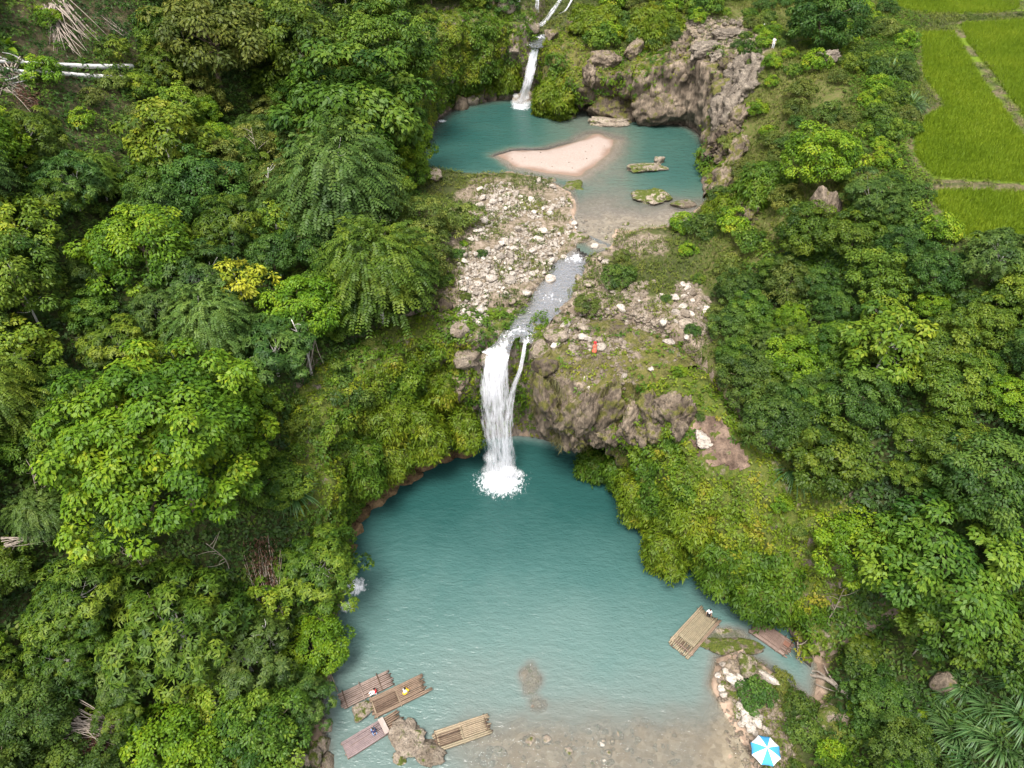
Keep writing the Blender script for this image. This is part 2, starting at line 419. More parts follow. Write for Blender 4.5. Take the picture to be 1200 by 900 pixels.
class MB:
    def __init__(s): s.v = []; s.f = []; s.n = 0; s.mi = []
    def add(s, V, Fs, mi=0):
        s.v.append(np.asarray(V, float))
        for f in Fs: s.f.append(tuple(i + s.n for i in f)); s.mi.append(mi)
        s.n += len(V)
    def tube(s, pts, rad, seg=7, cap=True, mi=0):
        pts = np.asarray(pts, float); n = len(pts)
        rad = np.full(n, rad) if np.isscalar(rad) else np.asarray(rad, float)
        V = []; 
        for i in range(n):
            t = pts[min(i + 1, n - 1)] - pts[max(i - 1, 0)]; t /= np.linalg.norm(t) + 1e-9
            a = np.cross(t, (0, 0, 1.0)) if abs(t[2]) < .9 else np.cross(t, (1.0, 0, 0))
            a /= np.linalg.norm(a); b = np.cross(t, a)
            for j in range(seg):
                an = 2 * pi * j / seg
                V.append(pts[i] + rad[i] * (cos(an) * a + sin(an) * b))
        Fs = [(i * seg + j, i * seg + (j + 1) % seg, (i + 1) * seg + (j + 1) % seg, (i + 1) * seg + j) for i in range(n - 1) for j in range(seg)]
        if cap: Fs += [tuple(range(seg))[::-1], tuple((n - 1) * seg + j for j in range(seg))]
        s.add(V, Fs, mi)
    def box(s, c, size, R=None, mi=0):
        c = np.asarray(c, float); h = np.asarray(size, float) / 2
        V = np.array([[x, y, z] for x in (-1, 1) for y in (-1, 1) for z in (-1, 1)], float) * h
        if R is not None: V = V @ np.asarray(R).T
        s.add(V + c, [(0,1,3,2),(4,6,7,5),(0,4,5,1),(2,3,7,6),(0,2,6,4),(1,5,7,3)], mi)
    def mesh(s, name, mats, smooth=True):
        me = bpy.data.meshes.new(name)
        me.from_pydata(np.vstack(s.v).tolist(), [], s.f)
        for m in (mats if isinstance(mats, (list, tuple)) else [mats]): me.materials.append(m)
        me.polygons.foreach_set('material_index', s.mi)
        if smooth: me.polygons.foreach_set('use_smooth', [True] * len(s.f))
        me.update(); return me

def unit(a): return a / (np.linalg.norm(a, axis=-1, keepdims=True) + 1e-9)

def leaves(c, nrm, ax, L, W, droop=.18, fold=.12):
    """kite-shaped folded leaves -> verts, quads"""
    nrm = unit(nrm); ax = unit(ax - nrm * np.sum(ax * nrm, -1, keepdims=True)); sd = np.cross(nrm, ax)
    L = np.asarray(L)[:, None]; W = np.asarray(W)[:, None]
    v = np.empty((len(c), 4, 3))
    v[:, 0] = c
    v[:, 1] = c + ax * L * .45 + sd * W * .5 + nrm * W * fold
    v[:, 2] = c + ax * L - nrm * L * droop
    v[:, 3] = c + ax * L * .45 - sd * W * .5 + nrm * W * fold
    return v.reshape(-1, 3), np.arange(len(c) * 4).reshape(-1, 4)

def randdir(r, n): return unit(r.normal(size=(n, 3)))

# ------------------------------------------------------------------ crowns
def crown_data(seed, R, Rz, ncl, nlf, L, W, rc=.26, low=-.3, spread=1.0, sprig=1, gap=.0, droop=.2, core=.25):
    r = np.random.default_rng(seed)
    k = np.arange(ncl) + .5
    zc = 1 - (1 - low) * k / ncl
    th = k * pi * (3 - sqrt(5)) + r.uniform(0, .5, ncl)
    rr = np.sqrt(np.clip(1 - zc ** 2, 0, 1))
    d = np.stack([rr * np.cos(th), rr * np.sin(th), zc], 1)
    lump = 1 + .30 * fbm(d[:, 0] * 1.7 + seed, d[:, 1] * 1.7, d[:, 2] * 1.7, 2) * 2
    rad = lump * r.uniform(.78, 1.05, ncl)
    inn = r.random(ncl) < core
    rad[inn] *= r.uniform(.45, .8, inn.sum())
    cc = d * np.array([R, R, Rz]) * rad[:, None]
    keep = r.random(ncl) > gap
    cc, d = cc[keep], d[keep]
    ncl = len(cc)
    rcl = R * rc * r.uniform(.65, 1.25, ncl)
    ctint = np.clip(.45 + .45 * fbm(cc[:, 0] * .5, cc[:, 1] * .5, cc[:, 2] * .5 + seed, 2) * 1.6 + r.normal(0, .12, ncl), 0, 1)
    ci = np.repeat(np.arange(ncl), nlf)
    n = len(ci)
    dd = unit(randdir(r, n) + .75 * d[ci] + np.array([0, 0, .35]))
    p = cc[ci] + dd * (rcl[ci] * (.55 + .5 * r.random(n) ** .6))[:, None] * np.array([spread, spread, .72])
    if sprig > 1:
        p = np.repeat(p, sprig, 0); dd = np.repeat(dd, sprig, 0); ci = np.repeat(ci, sprig)
        base_n = unit(dd + np.array([0, 0, .9])); n = len(p)
        a = unit(randdir(r, n)); a = unit(a - .75 * base_n * np.sum(a * base_n, -1, keepdims=True))
        nrm = unit(base_n + .25 * randdir(r, n)); ax = a
        tint = np.repeat(r.normal(0, .10, n // sprig), sprig)
    else:
        nrm = unit(dd * .5 + np.array([0, 0, .6]) + .5 * randdir(r, n))
        ax = unit(dd * np.array([1, 1, .3]) + np.array([0, 0, -.35]) + .7 * randdir(r, n))
        tint = np.zeros(n)
    sz = r.uniform(.7, 1.25, n)
    V, Fq = leaves(p, nrm, ax, L * sz, W * sz, droop)
    t = np.clip(ctint[ci] + tint + r.normal(0, .13, n), 0, 1)
    return V, Fq, t, cc

def frond_data(seed, R, Rz, nfr, L, nl=9, lw=.09, ll=.34, low=-.2):
    """drooping compound fronds in tiers"""
    r = np.random.default_rng(seed)
    d = unit(randdir(r, nfr * 3) + np.array([0, 0, .3])); d = d[d[:, 2] > low][:nfr]; nfr = len(d)
    lump = 1 + .5 * fbm(d[:, 0] * 2 + seed, d[:, 1] * 2, d[:, 2] * 2, 2)
    b = d * np.array([R, R, Rz]) * (lump * r.uniform(.45, 1.0, nfr))[:, None]
    out = unit(d * np.array([1, 1, .15]) + .45 * randdir(r, nfr))
    pts, nr, axs, ti = [], [], [], []
    t0 = np.clip(.5 + .7 * fbm(b[:, 0] * .45, b[:, 1] * .45, b[:, 2] * .45 + seed, 2) + r.normal(0, .1, nfr), 0, 1)
    for j in range(nl):
        s = (j + 1) / nl
        c = b + out * (L * s) + np.array([0, 0, -.55]) * (L * s * s)
        tan = unit(out + np.array([0, 0, -1.1 * s])); side = unit(np.cross(tan, np.array([0, 0, 1.0])))
        up = np.cross(side, tan)
        for sg in (-1, 1):
            pts.append(c); nr.append(up + .3 * randdir(r, nfr)); axs.append(side * sg + tan * .45 + np.array([0, 0, -.35])); ti.append(t0 + r.normal(0, .08, nfr))
    pts = np.vstack(pts); n = len(pts)
    V, Fq = leaves(pts, np.vstack(nr), np.vstack(axs), ll * r.uniform(.7, 1.2, n), lw * np.ones(n) * 1.3)
    return V, Fq, np.clip(np.concatenate(ti), 0, 1), b

def trunk_mb(seed, hc, targets, r0, nl=7, lean=.3):
    r = np.random.default_rng(seed)
    mb = MB()
    top = np.array([r.normal(0, lean), r.normal(0, lean), hc])
    p = np.array([[0, 0, -1.2], [r.normal(0, .1), r.normal(0, .1), hc * .35], top * np.array([.7, .7, .75]), top])
    mb.tube(catmull(p, 4), np.linspace(r0, r0 * .55, 13), 8)
    idx = r.permutation(len(targets))[:nl]
    for i in idx:
        t = targets[i] * .8 + np.array([0, 0, hc])
        a = p[2] + (top - p[2]) * r.uniform(0, .9)
        q = np.array([a, a + (t - a) * .4 + np.array([0, 0, -.08 * np.linalg.norm(t - a)]), t])
        mb.tube(catmull(q, 4), np.linspace(r0 * .42, r0 * .1, 9), 5)
        for k in range(2):
            e = q[1] + (t - q[1]) * .4; f = e + unit(randdir(r, 1)[0] + (t - a) * .3) * r.uniform(.5, 1.3) * r0 * 4
            mb.tube([e, f], [r0 * .16, r0 * .05], 4)
    return mb

class Proto:
    """crown and trunk meshes of one sort of tree"""
    def __init__(s, kind, data, hc, mat, r0, bark='bark', nl=7, seed=0, trunk=True, Rr=None):
        V, Fq, t, cc = data
        s.kind = kind; s.hc = hc; s.R = Rr or float(np.percentile(np.hypot(V[:, 0], V[:, 1]), 96))
        V = V + np.array([0, 0, hc])
        s.crown = mesh_np('crown', V, Fq, M[mat], {'tint': ('FACE', t)})
        s.trunk = trunk_mb(seed, hc, cc, r0, nl).mesh('trunk', M[bark]) if trunk else None
    def put(s, loc, rz, sc, label, group=None, cat='tree', sz=1.0, mat=None):
        o = empty(s.kind, loc, label, cat, group, rz, sc); o.scale = (sc, sc, sc * sz)
        if s.trunk: link('trunk', s.trunk, o)
        c = link('crown' if s.trunk else 'foliage', s.crown, o)
        return o

PR = {}
PR['big'] = [Proto('spreading_tree', crown_data(11, 8.2, 6.6, 230, 185, .40, .24, rc=.155, low=-.45, droop=.28), 10, 'bright', .42, seed=1, nl=14)]
PR['mid'] = [Proto('broadleaf_tree', crown_data(21 + i, 3.8, 3.2, 76, 140, .33, .18, rc=.24, low=-.55), 3.6, 'mid', .2, seed=2 + i) for i in range(3)]
PR['bright'] = [Proto('broadleaf_tree', crown_data(27 + i, 4.0, 3.0, 76, 140, .33, .19, rc=.24, low=-.5), 3.6, 'bright', .2, seed=12 + i) for i in range(2)]
PR['dark'] = [Proto('evergreen_tree', crown_data(31 + i, 3.6, 3.2, 84, 140, .29, .15, rc=.23, low=-.6), 3.4, 'dark', .2, seed=5 + i) for i in range(2)]
PR['lime'] = [Proto('young_tree', crown_data(41 + i, 2.9, 2.4, 44, 95, .36, .21, rc=.28, gap=.2, core=.15, low=-.5), 3.4, 'lime', .13, seed=7 + i, bark='palebark') for i in range(2)]
PR['yellow'] = [Proto('yellow_tree', crown_data(51, 2.3, 1.6, 34, 60, .38, .17, rc=.30, gap=.15), 3.2, 'yellow', .1, seed=9, bark='palebark')]
PR['rosette'] = [Proto('rosette_tree', crown_data(61 + i, 3.8, 2.9, 70, 22, .40, .12, rc=.26, sprig=7, droop=.25, low=-.5), 3.6, m, .18, seed=10 + i, bark='palebark') for i, m in enumerate(('mid', 'blue', 'mid'))]
PR['feather'] = [Proto('feathery_tree', frond_data(71 + i, 3.6, 4.0, 900, 1.3, 9, .11, .30, low=-.5), 4.6, m, .2, seed=13 + i, bark='palebark') for i, m in enumerate(('blue', 'mid'))]
PR['olive'] = [Proto('olive_tree', crown_data(81, 3.4, 3.0, 66, 130, .30, .15, rc=.25, low=-.6), 2.8, 'olive', .17, seed=15)]
PR['shrub'] = [Proto('leafy_shrub', crown_data(91 + i, 1.7, 1.35, 30, 85, .24, .13, rc=.33, low=-.1), .9, m, .06, seed=17 + i, trunk=False) for i, m in enumerate(('mid', 'dark', 'bright', 'olive'))]

def cane_data(seed, n, L, W, R):
    r = np.random.default_rng(seed)
    nst = n
    th = r.uniform(0, 2 * pi, nst); el = r.uniform(.35, 1.25, nst)
    o = np.stack([np.cos(th) * np.cos(el), np.sin(th) * np.cos(el), np.sin(el)], 1)
    b = np.stack([np.cos(th), np.sin(th), 0 * th], 1) * (R * r.random(nst) ** .5)[:, None]
    Ls = L * r.uniform(.6, 1.15, nst)
    k = 6; V = np.zeros((nst, k + 1, 2, 3))
    side = unit(np.cross(o, np.array([0, 0, 1.0])))
    for j in range(k + 1):
        s = j / k
        c = b + o * (Ls * s)[:, None] + np.array([0, 0, -.75]) * (Ls * s ** 2.2 * np.cos(el) ** .5)[:, None]
        w = W * (sin(pi * min(1, .12 + .88 * s)) ** .7 + .03)
        V[:, j, 0] = c + side * w / 2; V[:, j, 1] = c - side * w / 2
    idx = np.arange(nst * (k + 1) * 2).reshape(nst, k + 1, 2)
    Fq = np.stack([idx[:, :-1, 0], idx[:, :-1, 1], idx[:, 1:, 1], idx[:, 1:, 0]], -1).reshape(-1, 4)
    t = np.repeat(np.clip(r.normal(.5, .22, nst), 0, 1), k)
    return V.reshape(-1, 3), Fq, t, b
PR['cane'] = [Proto('cane_clump', cane_data(101 + i, 190, 2.9, .115, 1.0), 0, 'cane', .1, trunk=False, Rr=2.0) for i in range(2)]
PR['banana'] = [Proto('broad_leaved_plant', cane_data(111, 16, 2.4, .62, .3), 0, 'bright', .1, trunk=False, Rr=1.8)]

# ------------------------------------------------------------------ forest masks (picture coordinates of ground points)
FOR_L = [(-600,-160),(330,-160),(470,-40),(505,30),(512,70),(500,120),(484,180),(492,240),(508,300),(500,360),(462,430),(425,490),(400,570),(388,630),(378,700),(376,780),(362,850),(352,1100),(-600,1100)]
CREEK = [(925,745),(985,745),(1030,800),(1020,920),(920,920)]
CANEX = [(1075,800),(1130,770),(1300,760),(1300,1010),(1075,1010)]
LOGX = [(-90,55),(175,55),(165,140),(120,190),(-90,190)]
CLEAR_L = [(-60,-20),(160,-10),(165,60),(150,130),(120,215),(70,215),(75,130),(-60,140)]
FOR_R = [(862,335),(925,285),(1000,255),(1052,232),(1100,292),(1200,305),(1700,305),(1700,1100),(1000,1100),(955,900),(975,835),(985,760),(935,690),(945,620),(885,545),(872,480),(850,430),(848,375)]
SCRUB = [(838,0),(1000,-40),(1060,30),(1062,130),(1070,200),(1050,235),(1000,255),(925,285),(862,335),(820,330),(822,260),(838,190),(850,120),(860,60)]
SCAR = [(812,482),(840,488),(862,512),(884,546),(858,556),(826,550),(808,520)]
NEARPAD = [(1040,225),(1075,215),(1105,280),(1130,285),(1300,288),(1300,330),(1120,325),(1050,290)]
MOSSR = [(690,545),(780,500),(850,560),(900,545),(950,620),(940,690),(985,760),(930,740),(880,730),(840,715),(790,668),(750,610)]

# ------------------------------------------------------------------ landmark trees: crown centre (picture), width in pixels, sort, label
LM = [
 (188,515,262,'big',0,'huge bright green spreading tree, the largest crown on the forested slope'),
 (192,165,104,'lime',0,'yellow green tree with a vine wrapped trunk just below the fallen white trunks'),
 (165,290,132,'bright',0,'round bright green tree uphill of the huge spreading tree'),
 (26,262,92,'lime',1,'lime green tree at the picture edge below the clearing with fallen trunks'),
 (318,262,66,'lime',1,'small loose lime tree between dark trees, halfway up the slope'),
 (278,330,78,'yellow',0,'small bright yellow tree behind the huge spreading tree'),
 (415,135,185,'mid',1,'tall pale green tree leaning over the upper pool shore'),
 (395,215,150,'feather',0,'tall feathery drooping tree facing the white stone bar'),
 (442,318,140,'feather',1,'feathery tree hanging over the rocks beside the main waterfall lip'),
 (245,50,150,'olive',0,'tall olive green tree at the top of the slope'),
 (355,55,130,'mid',2,'mid green tree at the top of the slope beside the tall olive tree'),
 (452,55,120,'mid',0,'leafy tree on the cliff top beside the upper waterfall'),
 (300,478,64,'lime',0,'lime tree touching the huge spreading tree on its pool side'),
 (318,410,110,'rosette',1,'dark rosette leaved tree below the small yellow tree'),
 (18,415,96,'lime',0,'lime tree at the picture edge beside the huge spreading tree'),
 (232,215,105,'dark',0,'dark green tree just uphill of the small loose lime tree'),
 (86,705,120,'rosette',0,'pale rosette leaved tree downhill of the huge spreading tree'),
 (205,735,165,'rosette',2,'broad rosette leaved tree on the lower slope above the dead red brush'),
 (285,765,120,'rosette',1,'grey green rosette tree on the lower slope nearest the bare snag'),
 (368,665,112,'rosette',0,'light green rosette tree reaching over the small spring beside the pool'),
 (368,760,88,'bright',1,'bright green tree at the water edge above the moored rafts'),
 (300,860,120,'mid',2,'mid green tree at the foot of the slope behind the shore boulders'),
 (40,835,96,'dark',1,'dark tree beside the dead red brush at the bottom corner'),
 (395,460,90,'dark',1,'dark green tree on the mossy cliff top beside the main waterfall'),
 (350,500,70,'mid',0,'mid green tree between the huge spreading tree and the mossy cliff'),
 (965,186,98,'bright',0,'round full green tree on top of the brown rock on the hill'),
 (968,18,92,'dark',1,'dense dark tree behind the people on the rocky hilltop'),
 (1040,408,112,'lime',0,'yellow tipped tree alone amid the dark shrubs below the paddies'),
 (908,492,92,'dark',0,'dark tree beside the bare brown earth scar'),
 (965,545,105,'mid',1,'mid green tree below the yellow tipped tree'),
 (1115,655,190,'mid',2,'wide mid green tree in the middle of the lower right slope'),
 (1130,720,150,'mid',0,'mid green tree just below the widest tree of the lower right slope'),
 (1010,640,110,'bright',0,'bright green tree between the mossy bank and the widest right slope tree'),
 (1165,560,130,'dark',1,'dark tree at the picture edge on the slope below the paddies'),
 (1165,378,76,'mid',0,'leafy tree just below the lowest rice paddy'),
 (1035,325,84,'mid',1,'leafy tree below the corner of the lowest rice paddy'),
]
VARX = {}
trees = []   # x, y, R
def put_tree(kind, var, px, py, dpx, label, group=None, cat='tree'):
    pr = PR[kind][var % len(PR[kind])]
    foot, dep = on_ray(px, py, pr.hc)
    for _ in range(4):
        sc = dpx * dep / F / (2 * pr.R)
        foot, dep = on_ray(px, py, pr.hc * sc)
    pr.put(foot - np.array([0, 0, .2]), random.uniform(0, 6.28), sc, label, group, cat)
    trees.append((foot[0], foot[1], pr.R * sc))
def lm():
    for px, py, d, k, v, lab in LM: put_tree(k, v, px, py, d, lab)
lm()

ZONES = [('upper slope left of the upper pool', lambda px, py: (px < 700) & (py < 260)),
         ('slope left of the stone bar', lambda px, py: (px < 700) & (py >= 260) & (py < 480)),
         ('slope left of the lower pool', lambda px, py: (px < 700) & (py >= 480) & (py < 720)),
         ('slope bottom behind the moored rafts', lambda px, py: (px < 700) & (py >= 720)),
         ('slope right below the rice paddies', lambda px, py: (px >= 700) & (py < 470)),
         ('slope right of the mossy bank', lambda px, py: (px >= 700) & (py >= 470) & (py < 690)),
         ('slope right above the blue parasol', lambda px, py: (px >= 700) & (py >= 690))]
KTXT = {'mid': 'mid green broadleaf tree', 'bright': 'bright green broadleaf tree', 'dark': 'dark green tree', 'lime': 'lime green young tree', 'rosette': 'rosette leaved tree',
        'feather': 'feathery drooping tree', 'olive': 'olive green tree', 'shrub': 'low leafy shrub', 'cane': 'arching cane clump', 'banana': 'broad leaved green plant', 'yellow': 'yellow tree'}
def zone_of(px, py):
    for z, f in ZONES:
        if bool(f(px, py)): return z
    return 'slope'

def fill(n, poly, kinds, wts, sc_rng, sep, x0, x1, y0, y1, seed, excl=None, cat='tree', clear=.42, zone=None):
    r = np.random.default_rng(seed)
    X = r.uniform(x0, x1, n); Y = r.uniform(y0, y1, n)
    Z = ground(X, Y); px, py, dep = proj(X, Y, Z)
    ok = inside(px, py, poly)
    for e in (excl or []): ok &= ~inside(px, py, e)
    ok &= ~inside(X, Y, LOW_POLY) & ~inside(X, Y, UP_POLY)
    cnt = 0
    for i in np.nonzero(ok)[0]:
        k = r.choice(kinds, p=wts); pr = PR[k][r.integers(len(PR[k]))]
        sc = r.uniform(*sc_rng); R = pr.R * sc
        if any((X[i] - a) ** 2 + (Y[i] - b) ** 2 < (sep * (R + c) if c < 6 else clear * c + .5 * R) ** 2 for a, b, c in trees): continue
        if px[i] < -90 or px[i] > 1290 or py[i] < -80 or py[i] > 1010: continue
        zn = zone or zone_of(px[i], py[i])
        g = KTXT[k] + ' in the ' + zn if not zone else KTXT[k] + ' ' + zn
        pr.put((X[i], Y[i], Z[i] - .2), r.uniform(0, 6.28), sc, g, g.replace(KTXT[k], KTXT[k] + 's'), cat, r.uniform(.85, 1.2))
        trees.append((X[i], Y[i], R)); cnt += 1
    print('fill', kinds, cnt)

fill(2600, FOR_L, ['mid', 'dark', 'bright', 'rosette', 'feather', 'olive', 'lime'], [.25, .22, .14, .17, .10, .06, .06], (.5, 1.0), .47, -95, 5, 5, 165, 201, [CLEAR_L, LOGX])
fill(500, [(480,-90),(600,-90),(592,20),(560,40),(520,40),(495,60)], ['mid','dark','rosette'], [.4,.3,.3], (.5,.9), .5, -40, 5, 110, 165, 214, zone='on the cliff top left of the upper waterfall')
fill(3000, FOR_R, ['mid', 'dark', 'bright', 'rosette', 'olive', 'lime'], [.42, .22, .17, .11, .04, .04], (.36, .80), .47, 10, 100, 8, 100, 202, [NEARPAD, CANEX, CREEK])
fill(600, NEARPAD, ['shrub'], [1.0], (.6, 1.2), .6, 25, 90, 45, 90, 212, cat='shrub', zone='below the lowest rice paddy')

# low shrubs
TOPR = [(690,62),(800,55),(835,20),(835,-60),(670,-60)]
trees_before = len(trees)
trees = [t for t in trees if False]
fill(700, SCRUB, ['shrub'], [1.0], (.5, 1.1), .75, 15, 75, 55, 150, 203, cat='shrub', zone='on the scrubby hill right of the upper pool')
fill(420, TOPR, ['shrub'], [1.0], (.7, 1.7), .5, 5, 60, 115, 170, 215, cat='shrub', zone='on the mossy hill above the caves')
fill(260, CLEAR_L, ['shrub', 'banana'], [.85, .15], (.7, 1.3), .8, -95, -30, 60, 150, 204, cat='shrub', zone='in the clearing round the fallen white trunks')
PLAT = [(545,230),(520,300),(510,380),(640,470),(820,470),(850,400),(840,340),(800,290),(720,300),(690,330),(620,400),(560,380),(570,300)]
fill(260, PLAT, ['shrub'], [1.0], (.3, .7), 1.2, -12, 26, 48, 100, 205, cat='shrub', zone='among the rocks beside the stream')
for lab, px, py, d, v in [('dark bushy shrub standing alone beside the stream', 724, 325, 44, 1), ('olive shrub between stream bend and cliff top', 686, 368, 34, 3),
                          ('dark rounded shrub among the white rocks of the spit', 884, 815, 48, 1), ('yellow green shrub behind the dark shrub on the spit', 915, 800, 30, 3),
                          ('bright green shrub on the mossy islet behind the stream', 800, 262, 40, 2), ('pale olive bush at the stone bar edge', 540, 255, 52, 3),
                          ('dark shrub at the foot of the upper pool cliff', 824, 268, 46, 1)]:
    put_tree('shrub', v, px, py, d, lab, cat='shrub')
for lab, px, py, d, v in [('pale arching cane clump beside the earth scar', 930, 548, 54, 0), ('pale arching cane clump amid the trees of the mossy bank', 1045, 650, 46, 1),
                         ('large cane clump in the bottom corner', 1172, 872, 52, 0), ('cane clump beside the large corner one', 1118, 862, 46, 1),
                          ('cane clump above the large corner one', 1160, 832, 44, 1), ('cane clump under the trees above the corner ones', 1130, 808, 38, 0),
                          ('cane clump low at the picture edge in the corner', 1196, 848, 46, 1), ('cane clump between the corner ones and the mossy boulders', 1078, 880, 42, 0), ('cane clump at the very bottom near the corner', 1138, 893, 48, 1),
                          ('cane clump at the picture edge above the corner ones', 1195, 806, 42, 0), ('cane clump at the very bottom beside the mossy boulders', 1045, 893, 40, 1), ('small cane clump filling the middle of the corner group', 1145, 858, 40, 0),
                          ('small cane clump on the scrub beside the paddies', 1040, 90, 44, 0), ('small cane clump beside the paddy corner', 1065, 125, 36, 1),
                          ('small dark cane clump on the mossy bank', 845, 640, 30, 0), ('dark fan shaped clump in the gap below the huge tree', 343, 578, 44, 1)]:
    put_tree('cane', v, px, py, d, lab, cat='plant')

# ------------------------------------------------------------------ terrain
def soft(px, py, poly, w):
    d = pdist(px, py, poly)
    return ss(-w, w, np.where(inside(px, py, poly), d, -d))

def axis(c0, c1, step, lo, hi, far):
    a = np.arange(c0, c1, step)
    l = [c0]; s = step
    while l[-1] > lo: s = min(s * 1.18, far); l.append(l[-1] - s)
    h = [a[-1]]; s = step
    while h[-1] < hi: s = min(s * 1.18, far); h.append(h[-1] + s)
    return np.concatenate([l[::-1][:-1], a, h[1:]])

ROCKY = [(535,225),(512,300),(505,370),(520,420),(560,445),(640,470),(700,470),(770,440),(835,400),(838,365),(815,330),(770,350),(735,330),(705,300),(790,300),(780,275),(700,262),(676,240),(668,215),(560,205)]
SCAR_ = [(812,482),(840,488),(862,512),(884,546),(858,556),(826,550),(808,520)]
HILLROCK = [(800,20),(870,18),(905,42),(900,70),(860,92),(868,130),(880,160),(850,190),(830,180),(812,140),(795,90)]
SPIT = [(835,770),(870,760),(905,800),(925,850),(935,910),(870,920),(845,850)]
gx = axis(-52, 62, .42, -150, 160, 8); gy = axis(14, 142, .42, -40, 235, 8)
GX, GY = np.meshgrid(gx, gy)
GZ = ground(GX, GY)
gpx, gpy, gdep = proj(GX, GY, GZ)
a_rock = np.clip(soft(gpx, gpy, ROCKY, 14) + .9 * soft(gpx, gpy, HILLROCK, 18) + soft(gpx, gpy, SPIT, 14), 0, 1)
a_soil = 0 * soft(gpx, gpy, SCAR, 10) + .3 * soft(gpx, gpy, CLEAR_L, 30)
a_scrub = np.clip(soft(gpx, gpy, SCRUB, 20) + .55 * soft(gpx, gpy, [(640,430),(840,400),(850,480),(800,500),(640,480)], 12), 0, 1)
_dp = np.where(inside(GX, GY, UP_POLY), -pdist(GX, GY, UP_POLY), pdist(GX, GY, UP_POLY))
_ds = np.where(inside(GX, GY, SAND), -pdist(GX, GY, SAND), pdist(GX, GY, SAND))
a_sand = (1 - ss(-.3, 2.0, _ds + .8 * fbm(GX * .4, GY * .4, 9., 3))) * (_dp < 0)
a_dry = (1 - ss(-1.3, .1, _ds + 1.5 * fbm(GX * .35, GY * .35, 3., 5)))
inL = inside(GX, GY, LOW_POLY); inU = _dp < 0
a_bed = np.clip((inL | inU) * 1.0 + (pdist(GX, GY, LOW_POLY) < .7) + (np.abs(_dp) < .5), 0, 1)
a_pad = np.zeros_like(GX)
a_bund = np.zeros_like(GX)
for pd in PADS:
    _d = pdist(GX, GY, pd); _in = inside(GX, GY, pd)
    a_pad = np.maximum(a_pad, (_in & (_d > .3)) * 1.0); a_bund = np.maximum(a_bund, np.where(_in, _d < .25, _d < .5) * 1.0)
a_steep = np.zeros_like(GX)
# rugged relief where bare rock crops out
_hr = soft(gpx, gpy, HILLROCK, 16)
GZ2 = GZ + _hr * (np.abs(fbm(GX * .55 + GY * .3, GY * .14 - GX * .12, 4., 4)) * 2.2 - .3) * (a_pad < .1) * (_dp > 1.5)
_pr = soft(gpx, gpy, ROCKY, 10) * (_dp > .4)
sdist = np.minimum(np.minimum(pdist(GX, GY, STREAM_W, False), pdist(GX, GY, BRL_W, False)), pdist(GX, GY, BRR_W, False))
GZ2 += _pr * ss(2.2, 4.0, sdist) * (np.abs(fbm(GX * .8, GY * .8, 14., 4)) * .6 - .1) * (pdist(GX, GY, LOW_POLY) > 1)
GZ = GZ2
ny, nx = GX.shape
def gsurf(x, y, noise=True):
    x = np.asarray(x, float); y = np.asarray(y, float)
    i = np.clip(np.searchsorted(gx, x) - 1, 0, nx - 2); j = np.clip(np.searchsorted(gy, y) - 1, 0, ny - 2)
    u = np.clip((x - gx[i]) / (gx[i + 1] - gx[i]), 0, 1); v = np.clip((y - gy[j]) / (gy[j + 1] - gy[j]), 0, 1)
    return (GZ[j, i] * (1 - u) + GZ[j, i + 1] * u) * (1 - v) + (GZ[j + 1, i] * (1 - u) + GZ[j + 1, i + 1] * u) * v
idx = np.arange(ny * nx).reshape(ny, nx)
TF = np.stack([idx[:-1, :-1], idx[:-1, 1:], idx[1:, 1:], idx[1:, :-1]], -1).reshape(-1, 4)
TV = np.stack([GX, GY, GZ], -1).reshape(-1, 3)

